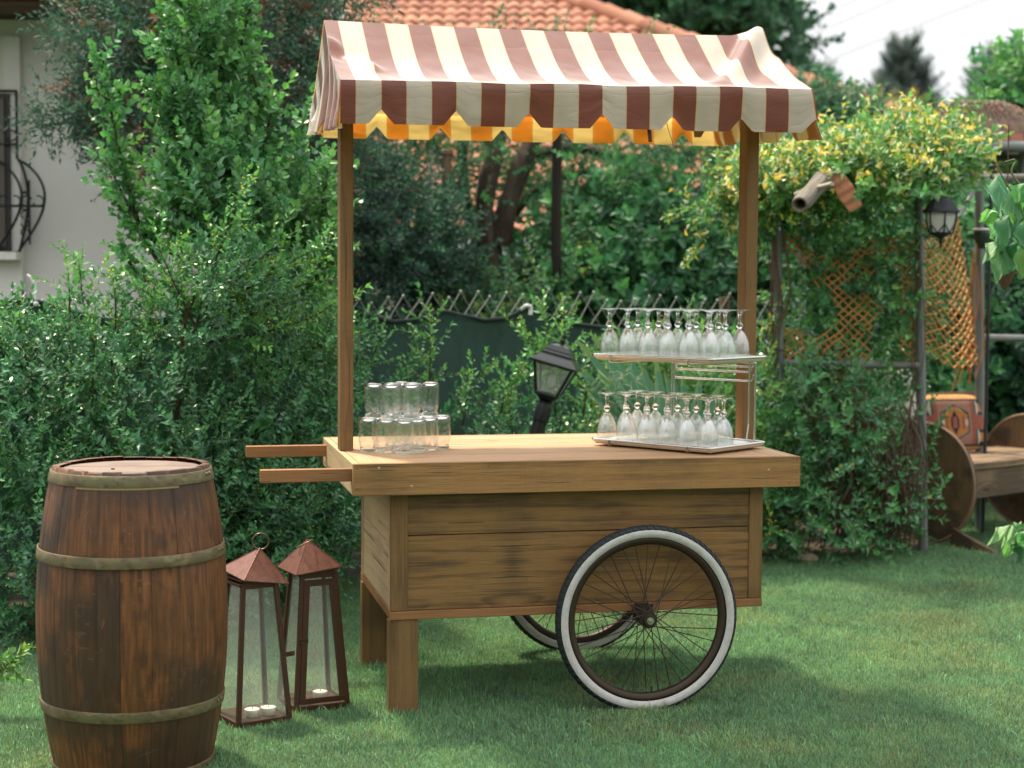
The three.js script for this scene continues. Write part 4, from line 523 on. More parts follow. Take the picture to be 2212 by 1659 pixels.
{
  const RC = inCart(1.147, 0.8976, 0.333), RT = 0.2181 - 0.937;
  const chrome = std({ color: lin(0.62, 0.62, 0.60), roughness: 0.16, metalness: 1 }), ceramic = std({ color: lin(0.66, 0.56, 0.43), roughness: 0.45 });
  const lace = std({ color: lin(0.82, 0.82, 0.80), roughness: 0.9, bumpMap: tex(256, 256, (x, y) => 0.5 + 0.25 * Math.sin(x * 150) * Math.sin(y * 150) + 0.3 * (noise2(x * 40, y * 40, 3) - 0.5), { data: true }), bumpScale: 0.003 });
  const rack = thing('tray_rack', 'chrome wire two tier rack holding the trays of goblets on the cart top', 'rack', RC, RT);
  const y2 = 0.328; const bz = -0.172;
  const bent = (pts, r) => merge(pts.slice(1).flatMap((p, i) => [rod(pts[i], p, r, 10), new THREE.SphereGeometry(r, 10, 8).translate(p.x, p.y, p.z)]));
  for (const x of [0.232, -0.155]) { const s = x > 0 ? 1 : -1; part('upright', bent([V(x, 0.006, bz + 0.02), V(x, 0.018, bz), V(x, y2 - 0.008, bz), V(x, y2 - 0.004, bz + 0.02)], 0.0042), chrome, rack); part('upright', bent([V(x - 0.02 * s, 0.006, bz + 0.03), V(x - 0.02 * s, 0.09, bz + 0.012), V(x - 0.02 * s, y2 - 0.006, bz + 0.012)], 0.0034), chrome, rack); }
  for (const [y, k] of [[y2 - 0.022, 0.0], [y2 - 0.042, 0.012], [y2 - 0.076, 0.006]]) part('cross_bar', bent([V(-0.155 + k, y + 0.022, bz), V(-0.150 + k, y + 0.006, bz), V(-0.142 + k, y, bz), V(0.216 - k, y, bz), V(0.224 - k, y + 0.006, bz), V(0.228 - k, y + 0.022, bz)], 0.0038), chrome, rack);
  for (const yb of [0.006, y2 - 0.006]) { for (const x of [-0.19, 0.17]) part('support', bent([V(x, yb, bz), V(x, yb - 0.001, 0.168), V(x, yb + 0.003, 0.182), V(x, yb + 0.018, 0.190)], 0.0038), chrome, rack); part('support', rod(V(-0.19, yb, bz), V(0.232, yb, bz), 0.0038, 8), chrome, rack); }
  const trayAt = (y, label) => {
    const t = thing('tray', label, 'tray', RC.clone().add(V(0, y, 0)), RT, 'serving trays of the rack'), s = new THREE.Shape(), hw = 0.275, hd = 0.18, r = 0.012;
    s.moveTo(-hw + r, -hd); s.lineTo(hw - r, -hd); s.quadraticCurveTo(hw, -hd, hw, -hd + r); s.lineTo(hw, hd - r); s.quadraticCurveTo(hw, hd, hw - r, hd); s.lineTo(-hw + r, hd); s.quadraticCurveTo(-hw, hd, -hw, hd - r); s.lineTo(-hw, -hd + r); s.quadraticCurveTo(-hw, -hd, -hw + r, -hd);
    part('base', new THREE.ExtrudeGeometry(s, { depth: 0.006, bevelEnabled: true, bevelSize: 0.006, bevelThickness: 0.005, bevelSegments: 2, bevelOffset: -0.016 }).rotateX(-Math.PI / 2).translate(0, 0.006, 0), ceramic, t);
    const rim = []; for (const p of s.getSpacedPoints(120)) rim.push(V(p.x, 0.0185, p.y)); rim.pop(); part('rim', tube(rim, 0.0055, 240, 8, true), chrome, t);
    const lip = []; for (const p of s.getSpacedPoints(120)) lip.push(V(p.x * 0.985, 0.0125, p.y * 0.98)); lip.pop(); part('lip', tube(lip, 0.0045, 240, 8, true), ceramic, t);
    const q = new THREE.Shape(); const n = 120; for (let i = 0; i <= n; i++) { const a = i / n * 6.2832, ca = Math.cos(a), sa = Math.sin(a), k = 1 / Math.pow(Math.abs(ca) ** 6 + Math.abs(sa) ** 6, 1 / 6), sc = 1 + 0.018 * Math.sin(i * 6.2832 * 0.25); const x = ca * k * 0.246 * sc, y = sa * k * 0.156 * sc; i ? q.lineTo(x, y) : q.moveTo(x, y); }
    const d = lone('lace_doily', new THREE.ExtrudeGeometry(q, { depth: 0.0016, bevelEnabled: false }).rotateX(-Math.PI / 2), lace, 'white lace paper doily lying on the ' + (y > 0.1 ? 'upper' : 'lower') + ' tray under the goblets', 'doily', 'doilies on the trays'); d.position.copy(RC).add(V(0, y + 0.0182, 0)); d.rotation.y = RT;
  };
  trayAt(0.006, 'lower rectangular cream tray with chrome rim resting just above the cart top'); trayAt(y2, 'upper rectangular cream tray with chrome rim on the wire rack');
  const proto = thing('goblet', '', 'goblet'); proto.scale.setScalar(1.06);
  const bowl = (k) => { const pts = [[0.0345, 0], [0.0358, 0.014], [0.0356, 0.028], [0.0335, 0.045], [0.0295, 0.061], [0.0235, 0.076], [0.0165, 0.087], [0.0095, 0.0935]].map(([r, y]) => [r - k, y + (y > 0.06 ? -k * 0.8 : 0)]); const g = lathe(pts, 64), p = g.attributes.position; for (let i = 0; i < p.count; i++) { const x = p.getX(i), z = p.getZ(i), y = p.getY(i), a = Math.atan2(z, x), f = 1 - (k ? 0.2 : 1) * 0.075 * Math.pow(Math.abs(Math.sin(a * 8)), 0.7) * sstep(0, 0.01, y - 0.004) * (1 - sstep(0.066, 0.085, y)); p.setX(i, x * f); p.setZ(i, z * f); } g.computeVertexNormals(); return g; };
  part('bowl', merge([bowl(0), bowl(0.0018)]), sheet, proto);
  part('stem', lathe([[0.0001, 0.0915], [0.0095, 0.0925], [0.0075, 0.097], [0.006, 0.0985], [0.0088, 0.1015], [0.0118, 0.107], [0.0122, 0.1105], [0.0105, 0.1155], [0.007, 0.119], [0.0066, 0.121], [0.0055, 0.128], [0.0052, 0.14], [0.0066, 0.150], [0.0105, 0.156], [0.0001, 0.1575]], 20), solid, proto);
  part('foot', lathe([[0.0001, 0.158], [0.0105, 0.1575], [0.019, 0.1612], [0.030, 0.1634], [0.0352, 0.1645], [0.0356, 0.1655], [0.0345, 0.1662], [0.018, 0.1656], [0.0001, 0.165]], 40), sheet, proto);
  let first = true; reseed(95); const ord = ['first', 'second', 'third', 'fourth', 'fifth', 'sixth'];
  for (const [lvl, y] of [['lower', 0.0258], ['upper', y2 + 0.0198]]) [['front', 0.136], ['middle', 0.042], ['back', -0.054]].forEach(([row, z], r) => { for (let i = 0; i < 6; i++) {
    if (lvl === 'lower' && r === 2 && i === 5) continue;
    const g = first ? proto : proto.clone(); if (!first) { g.name = numbered('goblet'); scene.add(g); } first = false;
    const x = -0.232 + 0.093 * i + (r === 1 ? 0.02 : 0) + rr(-0.005, 0.005) - (r === 1 && i === 5 ? 0.014 : 0); g.position.copy(RC).add(V(x, y, z + rr(-0.005, 0.005)).applyAxisAngle(Y, RT)); g.rotation.y = rr(0, 6); g.rotation.z = 0; g.userData = { label: 'upturned glass goblet on the ' + lvl + ' tray, ' + ord[i] + ' from the left in the ' + row + ' row', category: 'goblet', group: 'upturned goblets on the trays' };
  } });
}

// ---------------------------------------------------------------- barrel
{
  const H = 0.95, r0 = 0.236, r1 = 0.291, N = 22, rad = (y) => r0 + (r1 - r0) * (1 - Math.pow((y - H / 2) / (H / 2), 2));
  const b = thing('wooden_barrel', 'old brown oak barrel with weathered metal hoops on the lawn beside the lanterns', 'barrel', [-1.176, 0, -5.06], 0.1);
  reseed(101); const scr = []; for (let i = 0; i < 90; i++) { const x = rnd(), y = rnd(), a = rr(-0.5, 0.5) + (rnd() < 0.3 ? 1.5 : 0), l = rr(0.006, 0.05); scr.push([x, y, Math.cos(a), Math.sin(a), l, rr(0.0004, 0.0011), rr(0.2, 0.8)]); }
  const mapOf = (u, v) => { // u along the stave, v round the barrel
    const grain = fbm(u * 9, v * 240, 4, 3), dark = sstep(0.46, 0.68, fbm(u * 4 + 2, v * 12, 6, 7)), wash = sstep(0.45, 0.7, fbm(u * 3 + 7, v * 7, 4, 15)), cross = noise2(u * 300, v * 30, 22);
    let c = mix3([66, 40, 19], [142, 86, 42], clamp(grain * 1.1 - 0.05 + 0.1 * (cross - 0.5))); c = mix3(c, [42, 32, 26], dark * 0.6); c = mix3(c, [122, 84, 70], wash * 0.35 * sstep(0.45, 0.9, u)); c = mix3(c, [58, 34, 18], sstep(0.55, 0.8, fbm(u * 14, v * 60, 3, 30)) * 0.6); return c;
  };
  const m0 = tex(1024, 1024, (x, y) => { let c = mapOf(x, y); for (const [sx, sy, dx, dy, l, w, k] of scr) { const px = x - sx, py = y - sy; if (Math.abs(px) > l || Math.abs(py) > l) continue; const t = px * dx + py * dy, d = Math.abs(-px * dy + py * dx + 0.15 * t * t); if (Math.abs(t) < l / 2 && d < w) c = mix3(c, [190, 160, 130], k * (1 - d / w)); } const chip = sstep(0.82, 0.86, noise2(x * 90, y * 130, 60)) * sstep(0.74, 0.8, noise2(x * 9, y * 14, 61)); return mix3(c, [156, 120, 84], chip * 0.25); });
  const bm = tex(512, 512, (x, y) => 0.6 * fbm(x * 9, y * 240, 3, 3) + 0.4 * fbm(x * 30, y * 60, 3, 5), { data: true });
  const wm = std({ map: m0, bumpMap: bm, bumpScale: 0.0022, roughness: 0.56 });
  reseed(102); let a0 = 0; const ws = []; for (let i = 0; i < N; i++) ws.push(rr(0.75, 1.25)); const sum = ws.reduce((p, q) => p + q);
  for (let i = 0; i < N; i++) {
    const a1 = a0 + ws[i] / sum * 6.28319, P = [], U = [], I = [], na = 4, ny = 22, lift = rr(-0.0012, 0.0012), topY = H - rr(0, 0.006), uo = rnd(), row = [];
    for (let j = 0; j <= ny; j++) { const y = topY * j / ny; for (let k = -2; k <= na + 2; k++) { const q = clamp(k / na), e = k < 0 || k > na, a = mix(a0 + 0.0022, a1 - 0.0022, q), r = rad(y) + lift - (k === -2 || k === na + 2 ? 0.022 : e ? 0.004 : q === 0 || q === 1 ? 0.0008 : 0); P.push(Math.sin(a) * r, y, Math.cos(a) * r); U.push(y / H, (a / 6.28319) * 1.0 + (k < 0 ? -0.002 : 0)); } }
    const w = na + 5; for (let j = 0; j < ny; j++) for (let k = 0; k < w - 1; k++) { const q = j * w + k; I.push(q, q + 1, q + w, q + 1, q + w + 1, q + w); }
    for (const j of [ny]) { for (let k = 1; k < w - 2; k++) I.push(j * w, j * w + k, j * w + k + 1); I.push(j * w, j * w + w - 2, j * w + w - 1); }
    const g = new THREE.BufferGeometry(); g.setAttribute('position', new THREE.Float32BufferAttribute(P, 3)); g.setAttribute('uv', new THREE.Float32BufferAttribute(U, 2)); g.setIndex(I); g.computeVertexNormals(); part('stave', g, wm, b); a0 = a1;
  }
  const hm = tex(1024, 128, (x, y) => { const a = fbm(x * 40, y * 3, 5, 3), p = sstep(0.52, 0.72, fbm(x * 60, y * 4, 5, 9)), gr = sstep(0.4, 0.7, fbm(x * 20 + 5, y * 2, 5, 19)), ru = sstep(0.56, 0.72, fbm(x * 90, y * 6, 5, 29)); let c = mix3([88, 76, 54], [132, 116, 84], a); c = mix3(c, [100, 104, 66], gr * 0.45); c = mix3(c, [150, 136, 108], p * 0.4); return mix3(c, [82, 62, 42], ru * 0.45); }, { wrap: THREE.RepeatWrapping });
  const hoopM = std({ map: hm, roughness: 0.6, metalness: 0.25, bumpMap: hm, bumpScale: 0.0015 }), raw = std({ color: lin(0.40, 0.26, 0.12), roughness: 0.7 });
  for (const [y, tilt] of [[0.904, 0], [0.672, 0.012], [0.203, -0.006], [0.004, 0]]) {
    const h = 0.034, pts = []; for (const [dr, dy] of [[0.001, 0], [0.0055, 0.001], [0.0058, h / 2], [0.0055, h - 0.001], [0.001, h]]) pts.push(new THREE.Vector2(rad(clamp(y + dy, 0, H)) + dr, y + dy));
    const m = part('hoop', new THREE.LatheGeometry(pts, 72), hoopM, b); m.rotation.set(tilt, y * 9, 0);
    if (y > 0.1) { const m2 = part('bare_wood_line', new THREE.LatheGeometry([[0.0, -0.007], [0.0016, -0.006], [0.0016, 0.0]].map(([dr, dy]) => new THREE.Vector2(rad(y + dy) + dr, y + dy)), 72, y > 0.8 ? 5.7 : 2.2, y > 0.8 ? 1.3 : 2.6), raw, b); m2.rotation.x = tilt; }
    if (y > 0.1) for (const a of [1.25, 1.35]) { const rv = part('rivet', new THREE.SphereGeometry(0.006, 8, 6), hoopM, b); rv.position.set(Math.sin(a) * (rad(y + 0.02) + 0.006), y + 0.021, Math.cos(a) * (rad(y + 0.02) + 0.006)); }
  }
  // head, sunk below the chime
  const headM = std({ map: tex(512, 512, (x, y) => { const g = fbm(x * 6, y * 90, 4, 5), s = sstep(0.5, 0.7, fbm(x * 6, y * 6, 4, 8)); return mix3(mix3([112, 93, 82], [138, 117, 104], g), [98, 78, 72], s * 0.5); }), roughness: 0.62 });
  const rh = 0.210; for (let i = 0; i < 5; i++) { const z0 = -rh + i * rh * 0.4, z1 = z0 + rh * 0.4 - 0.0018, s = new THREE.Shape(), n = 10; for (let k = 0; k <= n; k++) { const z = mix(z0, z1, k / n), x = Math.sqrt(Math.max(0, rh * rh - z * z)); k ? s.lineTo(x, z) : s.moveTo(x, z); } for (let k = n; k >= 0; k--) { const z = mix(z0, z1, k / n); s.lineTo(-Math.sqrt(Math.max(0, rh * rh - z * z)), z); } const g = new THREE.ExtrudeGeometry(s, { depth: 0.012, bevelEnabled: false }).rotateX(-Math.PI / 2); const uv = g.attributes.uv; for (let k = 0; k < uv.count; k++) uv.setXY(k, uv.getX(k) * 1.6 + i * 0.3, uv.getY(k) * 1.6); const m = part('head_board', g, headM, b); m.position.y = 0.925 + (i % 2) * 0.0006; }
  const bunged = part('bung', new THREE.CylinderGeometry(0.006, 0.006, 0.004, 10), std({ color: lin(0.03, 0.02, 0.015), roughness: 0.7 }), b); bunged.position.set(-0.05, 0.939, 0.05);
}
// ---------------------------------------------------------------- candle lanterns
{
  const rust = std({ map: tex(256, 256, (x, y) => { const a = fbm(x * 14, y * 14, 5, 3), s = sstep(0.55, 0.7, fbm(x * 26, y * 26, 3, 7)); return mix3(mix3([60, 36, 21], [82, 50, 30], a), [104, 64, 40], s * 0.4); }), roughness: 0.5, metalness: 0.35 });
  const roofM = std({ map: tex(256, 256, (x, y) => { const a = fbm(x * 9, y * 9, 5, 13), s = sstep(0.55, 0.7, fbm(x * 30, y * 30, 3, 17)), w = sstep(0.955, 0.97, noise2(x * 44, y * 44, 8)); return mix3(mix3(mix3([108, 70, 57], [134, 90, 74], a), [96, 58, 42], s * 0.4), [206, 190, 178], w * 0.6); }), roughness: 0.36, metalness: 0.35 });
  const pane = phys({ color: lin(0.95, 0.97, 0.95), roughness: 0.26, transmission: 0.97, thickness: 0, ior: 1.5, side: THREE.DoubleSide });
  const lantern = (label, x, z, turn, door, tilt, ring) => {
    const L = thing('candle_lantern', label, 'lantern', [x, 0, z], turn, 'rusty candle lanterns on the grass'), B = 0.095, T = 0.060, H = 0.49, y0 = 0.018;
    const at2 = (sx, sz, y) => { const q = (y - y0) / (H - y0), r = mix(B, T, q); return V(sx * r, y, sz * r); };
    const bar = (nm, a, b, w = 0.014, d = 0.012, par = L) => { const len = a.distanceTo(b), g = new RoundedBoxGeometry(w, len, d, 1, 0.0012); const m = part(nm, g, rust, par); m.position.copy(a).lerp(b, 0.5); m.quaternion.setFromUnitVectors(Y, b.clone().sub(a).normalize()); return m; };
    const base = part('base', new RoundedBoxGeometry(2 * B + 0.014, 0.02, 2 * B + 0.014, 1, 0.002), rust, L); base.position.y = y0 - 0.002;
    for (const [sx, sz] of [[1, 1], [1, -1], [-1, 1], [-1, -1]]) bar('corner_bar', at2(sx, sz, y0), at2(sx, sz, H), 0.016, 0.016);
    for (const [ax, az, bx, bz] of [[-1, 1, 1, 1], [1, 1, 1, -1], [1, -1, -1, -1], [-1, -1, -1, 1]]) { const a = at2(ax, az, H), b = at2(bx, bz, H); bar('top_bar', a, b, 0.026, 0.010).position.y = H - 0.006; }
    const top = part('top_plate', new RoundedBoxGeometry(2 * T + 0.018, 0.006, 2 * T + 0.018, 1, 0.001), rust, L); top.position.y = H + 0.010;
    for (const f of [0, 1, 2, 3]) { const g = new THREE.BufferGeometry(), c = [[-1, y0 + 0.01], [1, y0 + 0.01], [1, H - 0.012], [-1, H - 0.012]].map(([s, y]) => { const p = at2(s, 1, y); p.z += -0.001; return p.applyAxisAngle(Y, f * Math.PI / 2); }); g.setAttribute('position', new THREE.Float32BufferAttribute([c[0], c[1], c[2], c[0], c[2], c[3]].flatMap((p) => p.toArray()), 3)); g.computeVertexNormals(); part('pane', g, pane, L); }
    if (door) { const D = new THREE.Group(); D.name = 'door'; L.add(D); const q = (s, y, k) => { const p = at2(s * k, 1, y); p.z += 0.007; return p; }, k0 = 0.80, k1 = 0.74; bar('stile', q(-1, 0.035, k0), q(-1, 0.462, k1), 0.022, 0.007, D); bar('stile', q(1, 0.035, k0), q(1, 0.462, k1), 0.022, 0.007, D); bar('door_rail', q(-1, 0.042, k0 + 0.1), q(1, 0.042, k0 + 0.1), 0.020, 0.007, D); bar('door_rail', q(-1, 0.455, k1 + 0.14), q(1, 0.455, k1 + 0.14), 0.022, 0.007, D); bar('latch', q(-1, 0.255, 1.06), q(-1, 0.255, 0.62).add(V(0, 0.001, 0.003)), 0.016, 0.006, D); const kn = part('latch_knob', new THREE.SphereGeometry(0.005, 8, 6), rust, D); kn.position.copy(q(-1, 0.247, 0.95)).z += 0.004; }
    else { const a = at2(1, 1, 0.235); const m = bar('latch', a.clone().add(V(-0.006, 0, 0.004)), a.clone().add(V(0.042, 0.002, 0.004)), 0.017, 0.005); const kn = part('latch_knob', new THREE.SphereGeometry(0.004, 8, 6), iron, L); kn.position.copy(a).add(V(0.03, 0, 0.008)); }
    const R = new THREE.Group(); R.name = 'roof'; R.position.set(tilt[2] ?? 0, H + 0.013, tilt[3] ?? 0); R.rotation.set(tilt[0], 0.05, tilt[1]); L.add(R);
    const e = 0.088, ap = V(0, 0.098, 0), cs = [V(-e, 0, e), V(e, 0, e), V(e, 0, -e), V(-e, 0, -e)], P = [], U = []; for (let i = 0; i < 4; i++) { const a = cs[i], b = cs[(i + 1) % 4]; P.push(...a.toArray(), ...b.toArray(), ...ap.toArray()); U.push(0 + i * 0.23, 0, 0.9 + i * 0.23, 0, 0.45 + i * 0.23, 0.6); const dn = V(0, -0.003, 0); P.push(...a.toArray(), ...a.clone().add(dn).toArray(), ...b.toArray(), ...b.toArray(), ...a.clone().add(dn).toArray(), ...b.clone().add(dn).toArray()); U.push(0, 0, 0, 0.02, 1, 0, 1, 0, 0, 0.02, 1, 0.02); P.push(...a.clone().add(dn).toArray(), ...ap.clone().add(dn).toArray(), ...b.clone().add(dn).toArray()); U.push(0, 0, 0.5, 0.5, 1, 0); }
    const g = new THREE.BufferGeometry(); g.setAttribute('position', new THREE.Float32BufferAttribute(P, 3)); g.setAttribute('uv', new THREE.Float32BufferAttribute(U, 2)); g.computeVertexNormals(); part('roof_plate', g, roofM, R);
    const seam = []; for (const c of cs) seam.push(rod(c, ap, 0.0016, 6)); part('seam', merge(seam), roofM, R);
    const rg = part('ring', new THREE.TorusGeometry(0.028, 0.0024, 8, 36), std({ color: lin(0.22, 0.15, 0.1), roughness: 0.35, metalness: 0.8 }), R); rg.position.set(ring[0], ring[1], ring[2]); rg.rotation.set(ring[3], ring[4], ring[5]);
    return (px, pz) => V(px, y0 + 0.0085, pz).applyAxisAngle(Y, turn).add(V(x, 0, z));
  };
  const l1 = lantern('rusty candle lantern holding two white candles, standing next to the barrel', -0.891, -5.60, 0.593, false, [0.10, -0.17, 0.012, -0.004], [-0.002, 0.121, 0, 0, -0.4, 0]);
  const l2 = lantern('rusty candle lantern with a latched door and one candle, nearer the cart leg', -0.707, -5.81, 0.466, true, [0.02, 0.10, -0.012, 0], [-0.012, 0.088, 0.012, 1.25, 0.3, 0]);
  const wax = phys({ color: lin(0.80, 0.77, 0.68), roughness: 0.5, transmission: 0.15, thickness: 0 }), cup = phys({ color: lin(0.96, 0.97, 0.96), roughness: 0.02, transmission: 1, thickness: 0, ior: 1.45, side: THREE.DoubleSide });
  const candle = (p, label) => { const c = thing('candle', label, 'candle', p, 0, 'candles in the lanterns'); c.scale.setScalar(1.28); part('cup', merge([lathe([[0.0001, 0.001], [0.019, 0.001], [0.024, 0.030], [0.0262, 0.0312], [0.0262, 0.0328], [0.024, 0.0332]], 28)]), cup, c); part('wax', lathe([[0.0001, 0.0018], [0.0182, 0.0018], [0.0214, 0.0205], [0.019, 0.0215], [0.0001, 0.0208]], 28), wax, c); part('wick', rod(V(0, 0.02, 0), V(0.002, 0.028, 0.001), 0.0008, 5), iron, c); };
  candle(l1(-0.022, 0.046), 'white candle in a clear plastic cup, left one in the lantern next to the barrel'); candle(l1(0.036, 0.052), 'white candle in a clear plastic cup, right one in the lantern next to the barrel'); candle(l2(0.02, 0.02), 'white candle in a clear plastic cup behind the latched lantern door');
}
// leaning garden lamp
{
  const black = std({ color: lin(0.022, 0.024, 0.026), roughness: 0.32, metalness: 0.2 }), frost = phys({ color: lin(0.86, 0.90, 0.87), roughness: 0.25, transmission: 0.8, thickness: 0, side: THREE.DoubleSide });
  const p = at(1179, 866, 7.9), lean = -0.27, foot = p.clone().add(V(Math.sin(lean) * p.y / Math.cos(lean), -p.y, 0));
  const g = thing('garden_lamp', 'black garden lamp on a leaning post behind the cart', 'lamp', foot); g.rotation.z = lean; const h = p.y / Math.cos(lean);
  const U = (n, geo, y) => { const m = part(n, geo, black, g); m.position.y = h + (y ?? 0); return m; };
  const pole = part('pole', new THREE.CylinderGeometry(0.034, 0.038, h, 18), black, g); pole.position.y = h / 2;
  U('collar', lathe([[0.0001, -0.10], [0.036, -0.10], [0.04, -0.095], [0.04, -0.03], [0.034, -0.025], [0.034, 0.0], [0.0001, 0.0]], 20)); U('bowl', lathe([[0.0001, -0.006], [0.032, 0], [0.052, 0.012], [0.064, 0.03], [0.0001, 0.03]], 4).rotateY(0.55));
  const b0 = 0.055, b1 = 0.105, y0 = 0.03, y1 = 0.185, hd = new THREE.Group(); hd.name = 'lamp_head'; hd.position.y = h; hd.rotation.y = 0.55 + Math.PI / 4 + 0.06; g.add(hd);
  const c = (sx, sz, q, k = 1) => V(sx * mix(b0, b1, q) * k * 0.9, mix(y0, y1, q), sz * mix(b0, b1, q) * k * 0.9);
  for (const [sx, sz] of [[1, 1], [1, -1], [-1, 1], [-1, -1]]) part('corner_bar', rod(c(sx, sz, 0), c(sx, sz, 1), 0.0075, 6), black, hd);
  for (const [a, b, d, e] of [[-1, 1, 1, 1], [1, 1, 1, -1], [1, -1, -1, -1], [-1, -1, -1, 1]]) { for (const q of [0.02, 0.98]) part('frame_bar', rod(c(a, b, q), c(d, e, q), q < 0.5 ? 0.011 : 0.009, 6), black, hd); const gg = new THREE.BufferGeometry(), v = [c(a, b, 0), c(d, e, 0), c(d, e, 1), c(a, b, 1)]; gg.setAttribute('position', new THREE.Float32BufferAttribute([v[0], v[1], v[2], v[0], v[2], v[3]].flatMap((q) => q.toArray()), 3)); gg.computeVertexNormals(); part('pane', gg, frost, hd); }
  part('bulb', new THREE.SphereGeometry(0.02, 14, 10).scale(1, 1.9, 1).translate(0, 0.10, 0), std({ color: lin(0.75, 0.75, 0.72), roughness: 0.3 }), hd);
  const roof = lathe([[0.138, 0.178], [0.140, 0.186], [0.128, 0.196], [0.092, 0.222], [0.088, 0.236], [0.082, 0.240], [0.076, 0.252], [0.058, 0.272], [0.03, 0.281], [0.0001, 0.283]].map(([r, y]) => [r * 1.16, y]), 4).rotateY(Math.PI / 4).toNonIndexed(); roof.computeVertexNormals(); part('cap', roof, black, hd);
  part('finial', lathe([[0.0001, 0.28], [0.012, 0.281], [0.006, 0.292], [0.013, 0.30], [0.012, 0.306], [0.005, 0.312], [0.011, 0.322], [0.008, 0.33], [0.003, 0.345], [0.0001, 0.362]], 12), black, hd);
}

// ---------------------------------------------------------------- the honeysuckle arch at the right
const pipeM = std({ map: tex(256, 256, (x, y) => { const a = fbm(x * 10, y * 10, 4, 3), r = sstep(0.6, 0.72, fbm(x * 12, y * 5, 4, 9)); return mix3(mix3([104, 108, 108], [136, 138, 136], a), [92, 66, 46], r * 0.5); }), roughness: 0.6, metalness: 0.3 });
{
  const D = 9.3, P = (u, v, d = D) => at(u, v, d), arch = thing('garden_arch', 'grey pipe garden arch overgrown with honeysuckle right of the cart', 'arch', [0, 0, 0]);
  const post = (u0, v0, u1, d, r = 0.026) => { const a = P(u0, v0, d), b = P(u1, 1100, d).setY(0); part('post', rod(b, a, r, 12), pipeM, arch); };
  post(1676, 370, 1690, 9.15, 0.028); post(1985, 372, 1996, D, 0.027); post(2115, 330, 2118, 10.1, 0.03); post(1730, 380, 1740, 10.4, 0.024);
  part('cross_pipe', rod(P(1688, 784, 9.15), P(1992, 790, D), 0.022, 10), pipeM, arch); part('cross_pipe', rod(P(2118, 729, 10.1), P(2330, 732, 10.8), 0.022, 10), pipeM, arch);
  part('arch_pipe', tube([P(1676, 372, 9.15), P(1740, 362, 9.2), P(1850, 358, 9.25), P(1960, 362, 9.3), P(1985, 375, D)], 0.026, 40, 10), pipeM, arch);
  part('arch_pipe', tube([P(1985, 340, D), P(2040, 358, 9.6), P(2080, 378, 9.9), P(2118, 384, 10.1), P(2230, 384, 10.4)], 0.024, 30, 10), pipeM, arch);
  part('brace', tube([P(1950, 372, 9.4), P(2005, 386, 9.5), P(2040, 376, 9.6), P(2050, 366, 9.62)], 0.013, 20, 8), pipeM, arch); part('brace', rod(P(2116, 388, 10.0), P(2072, 468, 9.8), 0.013, 8), pipeM, arch); part('brace', rod(P(2072, 468, 9.8), P(1990, 474, 9.4), 0.009, 8), pipeM, arch);
  const rodM = std({ color: lin(0.02, 0.02, 0.022), roughness: 0.5 }); const dr = thing('iron_rod', 'thin black iron rod beside the far arch post', 'rod', P(2127, 1000, 9.95).setY(0)); part('shaft', rod(V(0, 0, 0), V(0, P(2125, 360, 9.95).y, 0), 0.011, 8), rodM, dr); part('knob', new THREE.SphereGeometry(0.018, 10, 8).translate(0, P(2125, 360, 9.95).y, 0), rodM, dr);
  // knotted rope net
  const net = (name, label, quad, nu, nv, r, sagK, keep) => {
    const rope = std({ color: lin(0.50, 0.235, 0.075), roughness: 0.9 }), t = thing(name, label, 'net', [0, 0, 0]);
    const pt = (s, q) => { const a = quad[0].clone().lerp(quad[1], s), b = quad[3].clone().lerp(quad[2], s), p = a.lerp(b, q); p.z += sagK * Math.sin(s * 3.1) * Math.sin(q * 3.1) + 0.015 * noise2(s * 6, q * 6, 3); p.y -= 0.05 * Math.sin(s * 3.14); return p; };
    for (const dir of [1, -1]) for (let k = -nv; k <= nu + nv; k++) { const pts = []; for (let j = 0; j <= nv; j++) { const s = (k + dir * j) / nu, q = j / nv; if (s >= -0.001 && s <= 1.001 && (!keep || keep(s, q))) { const p = pt(clamp(s), q); p.x += rr(-0.006, 0.006); p.y += rr(-0.006, 0.006); pts.push(p); } else if (pts.length > 1) { part('rope', tube(pts, r, pts.length * 4, 5), rope, t); pts.length = 0; } else pts.length = 0; } if (pts.length > 1) part('rope', tube(pts, r, pts.length * 4, 5), rope, t); }
    return t;
  };
  reseed(111);
  net('rope_net', 'slack orange rope net stretched from the pipe to the far arch post', [P(1992, 470, 9.4), P(2070, 474, 9.8), P(2114, 790, 10.0), P(1996, 760, 9.35)], 6, 15, 0.0065, 0.06);
  const n2 = net('rope_net', 'orange rope net half hidden by vine leaves between the two near pipes', [P(1690, 500, 9.25), P(1980, 500, 9.35), P(1985, 800, 9.35), P(1695, 800, 9.2)], 14, 16, 0.006, 0.05, (s, q) => noise2(s * 4 + 1, q * 4, 8) > 0.22);
  { const strands = []; for (let i = 0; i < 6; i++) { const u = 2112 + rr(-12, 8); strands.push(tube([P(u, 560 + rr(-40, 60), 10.0), P(u + rr(-10, 8), 660, 9.98), P(u + rr(-22, 6), 745, 9.97), P(u + rr(-50, 10), 800 + rr(-10, 50), 9.95)], 0.0045, 16, 4)); } part('frayed_rope', merge(strands), std({ color: lin(0.36, 0.15, 0.06), roughness: 1 }), n2, 'stuff'); }
  // honeysuckle: leaves, flowers, dry stems
  reseed(112);
